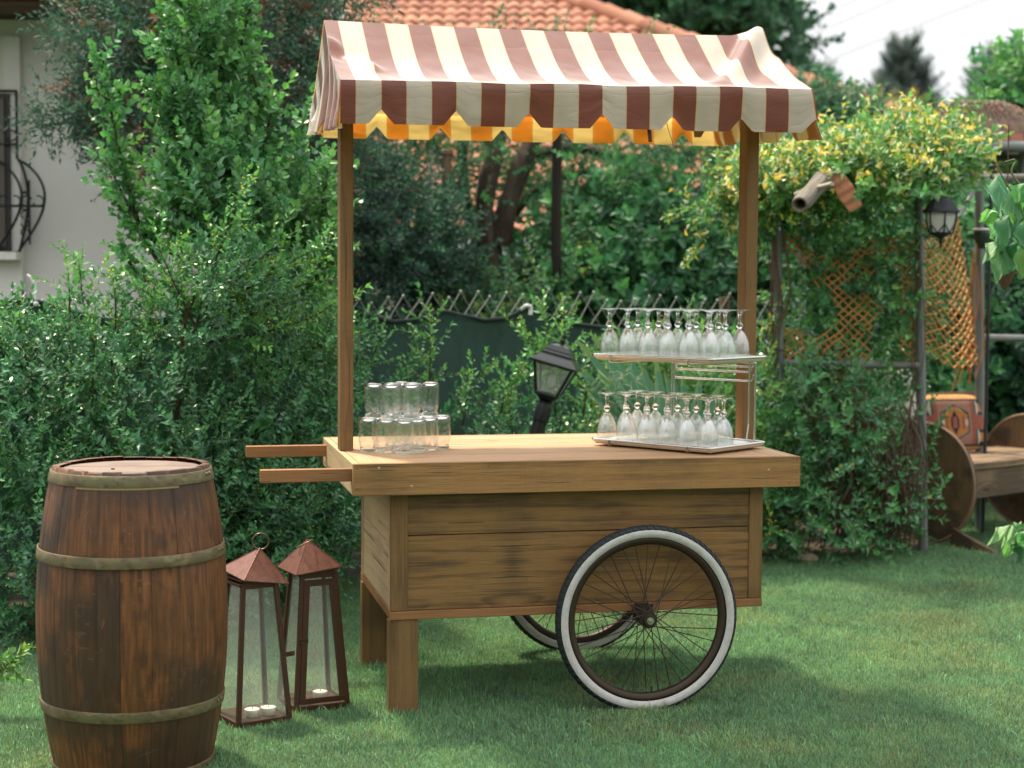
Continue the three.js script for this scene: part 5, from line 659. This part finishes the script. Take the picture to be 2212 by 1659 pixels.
  const hs = [0, 1].map(() => sprig({ n: 12, length: 0.2, leaf: 0.06, wid: 0.03, open: 0.95, young: 0.4, twig: [2, 1, 0.6] })), flowerSprig = (tints) => { const g = sprig({ n: 8, length: 0.18, leaf: 0.056, wid: 0.027, open: 0.9, young: 0.4, twig: [2, 1, 0.6] }), p = [], n = [], c = []; for (let i = 0; i < 6; i++) { const o = V(rr(-0.03, 0.03), rr(0.06, 0.19), rr(-0.03, 0.03)), d = V(rr(-1, 1), rr(0, 1.3), rr(-1, 1)).normalize(), s = d.clone().cross(V(0.3, 1, 0.2)).normalize(); leafInto(p, n, c, o, d, s, rr(0.036, 0.056), rr(0.014, 0.024), 0.3, tints[i % tints.length], false); } return mergeGeometries([g, geoOf(p, n, c)]); };
  const hf = [flowerSprig([[7.2, 2.0, 1.0], [7.5, 2.6, 8], [6.6, 2.1, 1.0]]), flowerSprig([[7.2, 2.2, 1.6], [6.5, 1.7, 0.7], [8, 2.7, 8.5]])];
  const hc = [[0.10, 0.31, 0.066], [0.14, 0.34, 0.066], [0.07, 0.26, 0.07]];
  const vine = thing('honeysuckle', 'honeysuckle with yellow and white flowers heaped over the pipe arch', 'climbing plant', [0, 0, 0]);
  const top = [blob(1720, 415, 9.2, 115, 50, 0.4), blob(1860, 395, 9.2, 115, 55, 0.45), blob(1955, 345, 9.3, 66, 42, 0.4), blob(2035, 355, 9.5, 65, 34, 0.35), blob(1645, 420, 9.1, 55, 42, 0.3), blob(1790, 375, 9.3, 85, 35, 0.4), blob(1930, 405, 9.2, 95, 40, 0.4), blob(1885, 340, 9.3, 36, 22, 0.3)];
  foliage(vine, hf, LEAF, crown(top, 1250, { colors: hc, up: 0.75, out: 0.6, gap: 0.34, clump: 3.4, ragged: 0.38, depth: 0.9, keep: (p) => noise3(p.x * 2, p.y * 2, p.z * 2) > 0.3 }));
  foliage(vine, hs, LEAF, crown(top, 650, { colors: hc, up: 0.5, gap: 0.34, clump: 3.4, ragged: 0.38, depth: 0.9 }));
  const wall = [blob(1830, 430, 9.4, 150, 60, 0.3), blob(1720, 520, 9.3, 60, 110, 0.22), blob(1880, 520, 9.45, 110, 80, 0.2), blob(1900, 640, 9.4, 90, 100, 0.18), blob(1780, 640, 9.4, 90, 120, 0.18), blob(1720, 720, 9.3, 80, 80, 0.25), blob(1950, 720, 9.55, 45, 110, 0.12)];
  foliage(vine, hs, LEAF, crown(wall, 500, { colors: [G2, G1, GB, hc[0]], up: -0.15, gap: 0.45, clump: 3.2, ragged: 0.2, depth: 1 })); foliage(vine, [hf[0]], LEAF, crown(wall, 60, { colors: [G2], gap: 0.3, depth: 1 }));
  const low = [blob(1720, 860, 9.1, 90, 90, 0.35), blob(1700, 1010, 9.05, 90, 140, 0.4), blob(1800, 940, 9.1, 110, 130, 0.3), blob(1850, 1080, 9.1, 130, 100, 0.32), blob(1760, 1130, 9.0, 130, 75, 0.4), blob(1885, 880, 9.5, 60, 80, 0.15), blob(1885, 1130, 9.45, 60, 70, 0.15)];
  foliage(vine, hs, LEAF, crown(low, 680, { colors: [G2, G1, G2, [0.06, 0.2, 0.06]], up: 0.1, gap: 0.36, clump: 3, ragged: 0.2, depth: 0.9 })); foliage(vine, [hf[1]], LEAF, crown(low, 60, { colors: [G2], gap: 0.3, depth: 1 }));
  const S = (...p) => ({ pts: p.map(([u, v, d]) => at(u, v, d ?? 9.1)) });
  reseed(113);
  { const ls = []; for (let i = 0; i < 34; i++) { const b = top[i % top.length], u = V(rr(-1, 1), rr(-0.1, 1), rr(-0.3, 1)).normalize(), p = V(b.c.x + u.x * b.r[0] * 0.8, b.c.y + u.y * b.r[1] * 0.8, b.c.z + u.z * b.r[2] * 0.8), l = rr(0.08, 0.22), e = p.clone().addScaledVector(u, l * 0.6).add(V(rr(-0.08, 0.08), l * rr(-0.3, 0.6), 0)); ls.push({ pts: [p, p.clone().lerp(e, 0.5).add(V(0, 0.05, 0)), e] }); } shoots(vine, ls, hf, LEAF, { colors: hc, step: 0.05, spread: 0.8, r: 0.003 }); }
  shoots(vine, [S([1640, 350], [1590, 400], [1560, 450], [1530, 500], [1510, 535]), S([1640, 380], [1580, 400], [1540, 440], [1480, 445]), S([1640, 330], [1580, 350], [1560, 390]), S([1650, 400], [1600, 450], [1570, 440]), S([2000, 300, 9.4], [2050, 270, 9.4], [2105, 238, 9.4]), S([2040, 330, 9.4], [2100, 330, 9.4], [2115, 345, 9.4]), S([2040, 370, 9.5], [2080, 365, 9.5], [2110, 380, 9.5]), S([1940, 310, 9.3], [1955, 260, 9.3], [1990, 235, 9.3]), S([1700, 760], [1640, 740], [1650, 700])], [...hs, ...hf], LEAF, { colors: hc, step: 0.035, spread: 0.9, r: 0.004 });
  shoots(vine, [S([1740, 1100, 8.9], [1830, 1085, 8.9], [1910, 1030, 8.95], [1950, 940, 9.0], [1960, 900, 9.0]), S([1990, 1010, 9.2], [2010, 950, 9.2], [2015, 925, 9.2]), S([2010, 1100, 9.2], [2030, 1040, 9.2], [2040, 1010, 9.2])], hs, LEAF, { colors: [G2, G1], step: 0.10, spread: 0.9, r: 0.004 });
  const dry = []; for (let i = 0; i < 90; i++) { const u = 1730 + 255 * Math.pow(rnd(), 0.7), v = rr(850, 980), b = rr(-60, 60); dry.push(tube([P(u, v, 9.0 + rr(-0.1, 0.12)), P(u + b * 0.4 + rr(-20, 20), v + 80, 8.88), P(u + b + rr(-25, 10), v + 160, 8.86 + rr(-0.08, 0.08)), P(u + b * 1.1 - rr(0, 60), Math.min(1180, v + 260), 8.92)], rr(0.0025, 0.006), 18, 5)); }
  for (let i = 0; i < 6; i++) { const u = 1672 + rr(-22, 26); dry.push(tube([P(u, rr(470, 560), 9.1), P(u + rr(-20, 20), 640, 9.08), P(u + rr(-30, 30), 760, 9.08), P(u + rr(-40, 40), 900, 9.1)], rr(0.003, 0.006), 18, 5)); }
  for (let i = 0; i < 3; i++) { const u = 1985 + rr(-8, 12); dry.push(tube([P(u, rr(480, 600), D - 0.04), P(u + rr(-24, 24), 760, D - 0.05), P(u + rr(-20, 20), 900, D - 0.05), P(u + rr(-14, 30), 1000, D - 0.05)], rr(0.003, 0.006), 18, 5)); }
  part('dry_stem', merge(dry), bark([0.30, 0.18, 0.12]), vine, 'stuff');
  const bareLeaves = []; { reseed(114); const g = [sprig({ n: 7, length: 0.1, leaf: 0.035, wid: 0.02, open: 1 })]; foliage(vine, g, FAR, crown([blob(1800, 880, 9.15, 70, 50, 0.15), blob(1880, 940, 9.15, 50, 40, 0.12)], 130, { colors: [[0.30, 0.11, 0.03], [0.22, 0.09, 0.03]], gap: 0.2, depth: 1, up: -0.3 })); }
  // hollow log with perches, clay tile
  const logM = std({ map: tex(512, 256, (x, y) => { const a = fbm(x * 22, y * 5, 5, 3), b = fbm(x * 8, y * 8, 3, 7); return mix3(mix3([92, 86, 76], [140, 131, 117], a), [76, 72, 62], sstep(0.55, 0.75, b) * 0.5); }), roughness: 0.9, bumpMap: barkBump, bumpScale: 0.006 });
  const la = at(1727, 443, 8.35), lb = at(1803, 362, 8.9), lg = thing('hollow_log', 'grey hollow log with wooden perch pegs hanging in front of the honeysuckle', 'log', la), dir = lb.clone().sub(la), LL = dir.length(); lg.quaternion.setFromUnitVectors(Y, dir.clone().normalize());
  const lp = [[0.027, 0.10], [0.028, 0.012], [0.031, 0.001], [0.039, 0], [0.043, 0.006]]; for (let i = 1; i <= 12; i++) lp.push([0.043 + 0.006 * noise2(i * 0.8, 2, 3) + 0.006 * Math.exp(-((i - 8) ** 2) / 2), LL * i / 12]); lp.push([0.0001, LL]);
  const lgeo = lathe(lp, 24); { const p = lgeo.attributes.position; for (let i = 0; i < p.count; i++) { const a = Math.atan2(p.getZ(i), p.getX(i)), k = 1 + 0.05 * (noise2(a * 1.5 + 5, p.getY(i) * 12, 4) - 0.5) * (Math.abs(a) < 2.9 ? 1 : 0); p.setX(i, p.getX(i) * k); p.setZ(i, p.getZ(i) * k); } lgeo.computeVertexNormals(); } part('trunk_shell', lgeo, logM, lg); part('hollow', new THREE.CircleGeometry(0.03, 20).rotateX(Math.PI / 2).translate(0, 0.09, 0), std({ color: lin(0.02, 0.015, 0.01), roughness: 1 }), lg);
  const inv = (u, v, d) => at(u, v, d).sub(la).applyQuaternion(lg.quaternion.clone().invert()); const pegM = std({ color: lin(0.38, 0.33, 0.25), roughness: 0.8 });
  part('peg', rod(inv(1755, 408, 8.6), inv(1798, 397, 8.36), 0.012, 10), pegM, lg); part('peg', rod(inv(1735, 412, 8.6), inv(1716, 421, 8.6), 0.011, 10), pegM, lg);
  const cl = thing('clay_plaque', 'terracotta ridged clay tile hanging beside the hollow log', 'clay tile', at(1826, 415, 8.72)); { const g = new THREE.PlaneGeometry(0.10, 0.21, 12, 24), p = g.attributes.position; for (let i = 0; i < p.count; i++) { const x = p.getX(i), y = p.getY(i); p.setZ(i, 0.006 * Math.sin(y * 120) + 0.03 * Math.cos(x * 12)); p.setX(i, x * (1 - 0.3 * Math.abs(y) / 0.12)); } g.computeVertexNormals(); const cm = std({ color: lin(0.50, 0.20, 0.11), roughness: 0.85, side: THREE.DoubleSide }); const m = part('plate', g, cm, cl); m.rotation.z = 0.55; part('cord', rod(V(-0.03, 0.1, 0), V(0.0, 0.3, -0.02), 0.003, 5), rod ? std({ color: lin(0.2, 0.14, 0.08), roughness: 1 }) : null, cl); }
  // hanging lantern
  { const c = at(2033, 478, 8.85), t = thing('hanging_lantern', 'black hanging lantern with frosted white panes in front of the rope net', 'lantern', c), fr = phys({ color: lin(0.88, 0.86, 0.82), roughness: 1, transmission: 0.5, thickness: 0, side: THREE.DoubleSide });
    part('shade', lathe([[0.062, -0.062], [0.078, 0.02], [0.080, 0.05], [0.0001, 0.05]], 6), fr, t); const bars = []; for (let i = 0; i < 6; i++) { const a = i / 6 * 6.2832, f = (r, y, k = 0) => V(Math.sin(a + k) * r, y, Math.cos(a + k) * r); bars.push(rod(f(0.082, 0.05), f(0.079, 0.0), 0.0045, 5), rod(f(0.079, 0.0), f(0.064, -0.062), 0.0045, 5), rod(f(0.078, -0.015), f(0.062, -0.062, 0.52), 0.003, 5), rod(f(0.062, -0.062, 0.52), f(0.078, -0.015, 1.047), 0.003, 5)); part('bar', bars.splice(0).reduce((a2, g) => a2 ? mergeGeometries([a2, g.toNonIndexed()]) : g.toNonIndexed(), null), iron, t); }
    part('cap', lathe([[0.098, 0.046], [0.10, 0.054], [0.086, 0.068], [0.062, 0.105], [0.04, 0.125], [0.018, 0.135], [0.012, 0.16], [0.0001, 0.17]], 18), iron, t); part('foot', lathe([[0.0001, -0.125], [0.008, -0.12], [0.012, -0.105], [0.007, -0.095], [0.03, -0.08], [0.07, -0.060], [0.0001, -0.055]], 16), iron, t); part('chain', tube([V(0, 0.165, 0), V(0.004, 0.3, 0), V(0, 0.42, 0)], 0.004, 16, 5), iron, t); }
}
// cable drum bench with cushions
{
  const a = 0.68, ax = V(Math.cos(a), 0, -Math.sin(a)), B0 = at(1998, 1042, 9.62), bench = thing('drum_bench', 'wooden bench made from a cable drum with round disc ends at the right edge', 'bench', V(B0.x, 0, B0.z), a);
  const disc = std({ map: tex(512, 512, (x, y) => { const g = fbm(x * 40, y * 6, 4, 3), s = fbm(x * 5, y * 5, 5, 9), sc = noise2(x * 90, y * 90, 4); return mix3(mix3([88, 66, 44], [136, 106, 74], g * 0.6 + sc * 0.2), [62, 50, 38], sstep(0.45, 0.7, s) * 0.8); }), roughness: 0.75, bumpMap: barkBump, bumpScale: 0.002 }), edge = std({ color: lin(0.24, 0.14, 0.09), roughness: 0.6 });
  for (const x of [0, 1.06]) { const d = part('disc', new THREE.CylinderGeometry(0.352, 0.352, 0.034, 64).rotateZ(Math.PI / 2), disc, bench); d.position.set(x, 0.357, 0); const rm = part('disc_rim', new THREE.TorusGeometry(0.353, 0.0085, 8, 72).rotateY(Math.PI / 2), edge, bench); rm.position.set(x - 0.013, 0.357, 0); }
  const L = 1.018; for (let i = 0; i < 3; i++) board('seat_plank', bench, MW.old, L, 0.04, 0.186, 0.53, 0.478, 0.235 - i * 0.19, 'x', 0.006);
  board('seat_front', bench, MW.old, L, 0.165, 0.03, 0.53, 0.374, 0.305, 'x', 0.005); for (let i = 0; i < 2; i++) { const m = board('back_plank', bench, MW.old, L, 0.16, 0.026, 0.53, 0.60 + i * 0.165, -0.315 - i * 0.04, 'x', 0.005); m.rotation.x = -0.2; }
  { const s = new THREE.Shape(); s.moveTo(0, 0.12); s.quadraticCurveTo(0.14, 0.06, 0.34, 0.0); s.lineTo(-0.02, 0.0); const m = part('foot', new THREE.ExtrudeGeometry(s, { depth: 0.035, bevelEnabled: false }), disc, bench); m.position.set(-0.005, 0.0, 0.23); m.rotation.y = -Math.PI / 2; }
  const cw = [ [172, 112, 54], [146, 84, 68], [36, 80, 74], [190, 178, 162], [40, 42, 52], [172, 120, 74], [156, 112, 94] ];
  const kilim = tex(256, 256, (X, Yy) => { const v = Yy, u = X, n = 0.92 + 0.16 * noise2(u * 90, v * 90, 3); let c = cw[6]; const q = Math.abs(u - 0.5), r = Math.abs(v - 0.48); const hex = Math.max(q * 2.3, q * 1.1 + r * 1.45);
    if (v > 0.9 || v < 0.07) c = (Math.floor(u * 40) % 2) ? cw[5] : [226, 168, 104]; else if (v > 0.87 || v < 0.1) c = cw[4];
    else if (hex < 0.47) { c = cw[4]; if (hex < 0.44) c = (Math.floor((u + v) * 40) % 2) ? cw[3] : cw[4]; if (hex < 0.405) c = cw[0]; if (q < 0.06 && r < 0.2 && (q * 2.6 + r) < 0.22) c = cw[4]; if (q < 0.035 && r < 0.1) c = cw[1]; if (Math.abs(q - 0.12) < 0.02 && r < 0.12) c = cw[1]; if (Math.abs(q - 0.17) < 0.018 && r < 0.05) c = cw[3]; }
    else if (q > 0.30 && (v > 0.62 || v < 0.36)) { const s = (q - 0.30) / 0.2, w = Math.abs(s - 0.5), vv = v > 0.62 ? (v - 0.62) / 0.25 : (0.36 - v) / 0.26; c = w > 0.36 ? cw[2] : w > 0.30 - 0.14 * Math.sin(vv * 3.14) ? cw[3] : Math.abs(vv - 0.5) < 0.3 ? cw[0] : cw[4]; }
    else if (q > 0.24) c = cw[1]; return c.map((k) => k * n); });
  const cushion = (name, label, w, h, t, mat, pos, ry, tilt) => { const g = new THREE.SphereGeometry(1, 40, 28), p = g.attributes.position, uv = g.attributes.uv; for (let i = 0; i < p.count; i++) { let x = p.getX(i), y = p.getY(i), z = p.getZ(i); const pw = (k) => Math.sign(k) * Math.pow(Math.abs(k), 0.42); x = pw(x); y = pw(y); const r = Math.max(Math.abs(x), Math.abs(y)); z = Math.sign(z) * Math.pow(Math.abs(z), 0.8) * (1 - 0.35 * r * r * r) + 0.05 * (noise2(x * 3, y * 3, 2) - 0.5); p.setXYZ(i, x * w / 2, y * h / 2, z * t / 2); uv.setXY(i, x * 0.5 + 0.5, y * 0.5 + 0.5); } g.computeVertexNormals(); const o = lone(name, g, mat, label, 'cushion'); o.position.copy(bench.localToWorld(V(...pos))); o.rotation.set(tilt, a + ry, 0, 'YXZ'); return o; }; bench.updateMatrixWorld(true);
  cushion('cushion', 'patterned kilim cushion with an orange hexagon leaning on the bench back', 0.47, 0.35, 0.13, std({ map: kilim, roughness: 0.95 }), [0.46, 0.675, -0.17], -0.42, -0.22);
  cushion('cushion', 'white cushion half hidden by vine leaves at the near end of the bench', 0.42, 0.34, 0.13, std({ color: lin(0.62, 0.60, 0.57), roughness: 0.95 }), [-0.02, 0.87, -0.30], -0.35, -0.3);
}
// woven dome roof with a clay rim, and its ring pipe
{
  const d = 12.2, c = at(2105, 300, d), k = d / FPX, R = 120 * k, t = thing('woven_dome', 'woven straw dome roof with a clay rim above the grey ring pipe at right', 'dome roof', V(c.x, 0, c.z));
  const strawM = std({ map: tex(256, 256, (x, y) => { const a = noise2(x * 90, y * 20, 3), b = fbm(x * 9, y * 9, 3, 4); return mix3(mix3([120, 98, 82], [190, 164, 144], a), [104, 84, 70], b * 0.4); }, { wrap: THREE.RepeatWrapping }), roughness: 0.95 });
  const top = at(2105, 236, d).y, rim = c.y; const core = []; for (let i = 0; i <= 12; i++) { const q = i / 12; core.push([Math.max(0.0001, R * Math.sin(q * 1.5)), rim + (top - rim) * Math.cos(q * 1.5)]); } part('core', lathe(core, 48), strawM, t);
  const g = new THREE.BoxGeometry(0.014, 0.12, 0.012), its = []; reseed(121); for (let row = 0; row < 12; row++) { const q = 0.12 + row * 0.115, r = R * Math.sin(q), n = Math.round(6.28 * r / 0.028); for (let i = 0; i < n; i++) { const a = i / n * 6.283 + row * 0.1, sl = new THREE.Quaternion().setFromEuler(new THREE.Euler(0, -a, 0)).multiply(new THREE.Quaternion().setFromEuler(new THREE.Euler(0.9 - q * 0.9 + rr(-0.1, 0.1), 0, 0.5 + rr(-0.12, 0.12)))); its.push({ p: V(Math.sin(-a + Math.PI) * -r, rim + (top - rim) * Math.cos(q) + 0.012, Math.cos(a) * r), q: sl, s: rr(0.8, 1.15), c: [1, 1, 1].map(() => rr(0.75, 1.1)) }); } }
  scatter('straw', g, strawM, its, t);
  const clay = std({ color: lin(0.40, 0.16, 0.10), roughness: 0.8 }); for (let i = 0; i < 20; i++) { const a0 = i / 20 * 6.283, m = part('clay_piece', new THREE.CylinderGeometry(R + 0.02 + 0.006 * (i % 3), R + 0.035, 0.085, 8, 1, false, a0, 0.30), clay, t); m.position.y = rim - 0.03 - 0.006 * (i % 2); }
  const rp = part('ring_pipe', new THREE.TorusGeometry(R * 1.02, 0.042, 12, 64).rotateX(Math.PI / 2), pipeM, t); rp.position.y = at(2105, 327, d).y; rp.position.x = 0.10;
  for (const s of [-0.55, 0.5]) part('post', rod(V(R * s + 0.1, 0, 0.2), V(R * s + 0.1, rim - 0.03, 0.2), 0.035, 10), pipeM, t);
  // hanging woven cone and dark pot
  const wk = std({ map: tex(128, 128, (x, y) => { const a = Math.sin(x * 100) * Math.sin(y * 100); return mix3([58, 42, 30], [122, 92, 66], 0.5 + 0.4 * a); }, { wrap: THREE.RepeatWrapping }), roughness: 0.95 });
  const hc = thing('hanging_basket', 'brown woven cone basket hanging behind the large leaves at right', 'basket', at(2172, 560, 7.4)); part('cone', lathe([[0.0001, -0.14], [0.012, -0.13], [0.085, 0.03], [0.092, 0.04], [0.0001, 0.035]], 24), wk, hc); part('cord', rod(V(0, 0.03, 0), V(0.0, 0.6, 0), 0.003, 5), wk, hc);
  const pt = thing('hanging_pot', 'dark glazed pot with a white rim hanging by the far arch post', 'pot', at(2121, 505, 9.7)); part('body', lathe([[0.0001, -0.09], [0.02, -0.085], [0.045, -0.03], [0.048, 0.01], [0.04, 0.03], [0.0001, 0.028]], 20), std({ color: lin(0.02, 0.035, 0.03), roughness: 0.25 }), pt); part('rim', new THREE.TorusGeometry(0.046, 0.008, 8, 24).rotateX(Math.PI / 2).translate(0, 0.024, 0), std({ color: lin(0.6, 0.56, 0.52), roughness: 0.5 }), pt);
}
// large leaves hanging into the picture at the right edge
{
  const lm = phys({ vertexColors: true, roughness: 1, transmission: 0.55, thickness: 0, clearcoat: 0.35, clearcoatRoughness: 0.4, side: THREE.DoubleSide, bumpMap: tex(128, 256, (x, y) => { const m = Math.abs(x - 0.5), v = Math.abs(((y * 7 - m * 5) % 1 + 1) % 1 - 0.5); return 0.5 - 0.4 * sstep(0.03, 0.0, m) - 0.25 * sstep(0.08, 0.0, v); }, { data: true }), bumpScale: 0.004 });
  const bigLeaf = (L, W, curl, tint) => { const g = new THREE.PlaneGeometry(1, 1, 10, 12), p = g.attributes.position, C = []; for (let i = 0; i < p.count; i++) { const x = p.getX(i) * 2, y = p.getY(i) + 0.5, lobe = 1 + 0.08 * Math.sin(y * 21), w = W * lobe * (y < 0.3 ? Math.sqrt(sm(clamp(y / 0.3 + 0.02))) : Math.pow(Math.max(0, 1 - ((y - 0.3) / 0.7) ** 1.5), 0.9)), back = y < 0.15 ? -0.12 * Math.abs(x) * (0.15 - y) / 0.15 : 0; p.setXYZ(i, x * w / 2, (y + back) * L, -Math.abs(x) * W * 0.12 - curl * L * y * y + 0.012 * Math.sin(x * 4 + y * 6)); C.push(...tint); } g.setAttribute('color', new THREE.Float32BufferAttribute(C, 3)); g.computeVertexNormals(); return g; };
  const tints = [[0.14, 0.40, 0.12], [0.11, 0.34, 0.13], [0.22, 0.48, 0.11], [0.08, 0.28, 0.10]];
  const spray = (name, label, D, stems, leaves, size) => { const t = thing(name, label, 'leafy branch', [0, 0, 0]); stems.forEach((s) => part('stem', taper(s.map(([u, v]) => at(u, v, D + 0.02)), 0.004, 0.002, 14, 6), std({ color: lin(0.14, 0.15, 0.06), roughness: 0.8 }), t)); leaves.forEach(([u0, v0, u1, v1, w, k], i) => { const a = at(u0, v0, D + rr(-0.06, 0.06)), b = at(u1, v1, D + rr(-0.08, 0.08)), L = a.distanceTo(b), m = part('leaf', bigLeaf(L, w * D / FPX, rr(0.05, 0.3), tints[k].map((x) => x * rr(0.9, 1.12))), lm, t), d = b.clone().sub(a).normalize(), z = V(rr(-0.5, 0.5), 0.35, 1).addScaledVector(d, 0).normalize(), x = d.clone().cross(z).normalize(), zz = x.clone().cross(d); m.matrixAutoUpdate = true; m.quaternion.setFromRotationMatrix(new THREE.Matrix4().makeBasis(x, d, zz)); m.position.copy(a); }); };
  reseed(131);
  spray('leafy_branch', 'branch with large fresh green leaves hanging in at the upper right edge', 5.0, [[[2260, 430], [2212, 440], [2170, 390], [2150, 350]], [[2290, 560], [2212, 530], [2160, 470], [2130, 455]], [[2212, 410], [2185, 370], [2195, 345], [2170, 350]]],
    [[2156, 385, 2160, 455, 46, 1], [2182, 405, 2195, 490, 58, 1], [2215, 400, 2190, 440, 50, 0], [2215, 440, 2205, 505, 60, 2], [2150, 460, 2112, 478, 36, 2], [2156, 458, 2150, 520, 50, 0], [2176, 470, 2168, 540, 52, 3], [2190, 470, 2172, 520, 46, 2], [2206, 450, 2200, 525, 58, 0], [2160, 520, 2132, 560, 44, 0], [2170, 530, 2155, 600, 56, 0], [2196, 530, 2185, 590, 58, 3], [2216, 540, 2208, 605, 44, 2], [2222, 480, 2225, 550, 60, 1], [2165, 510, 2140, 530, 38, 2], [2230, 420, 2240, 480, 60, 1]]);
  spray('leafy_branch', 'light green lobed leaves reaching in low at the right edge above the lawn', 4.6, [[[2260, 1175], [2205, 1150], [2178, 1136]], [[2240, 1165], [2200, 1165], [2190, 1180]]],
    [[2180, 1138, 2150, 1166, 36, 2], [2188, 1140, 2176, 1160, 26, 2], [2196, 1145, 2205, 1130, 26, 0], [2200, 1152, 2185, 1185, 34, 0], [2192, 1172, 2166, 1205, 30, 2], [2212, 1155, 2225, 1185, 36, 0], [2205, 1175, 2205, 1215, 34, 3], [2215, 1140, 2225, 1125, 30, 2]]);
}
{ const g = new THREE.IcosahedronGeometry(0.06, 3), p = g.attributes.position; for (let i = 0; i < p.count; i++) { const k = 0.75 + 0.5 * noise3(p.getX(i) * 22 + 5, p.getY(i) * 22 + 5, p.getZ(i) * 22 + 5); p.setXYZ(i, p.getX(i) * k * 1.2, p.getY(i) * k * 0.55, p.getZ(i) * k); } g.computeVertexNormals(); const st = lone('stone', g, std({ color: lin(0.34, 0.27, 0.19), roughness: 0.95 }), 'small tan stone on the lawn edge below the vines', 'stone'); st.position.copy(onY(1738, 1206, 0.02)); }
scene.traverse((o) => { if (o.isMesh) { o.castShadow = true; o.receiveShadow = true; } });
renderer.render(scene, camera);
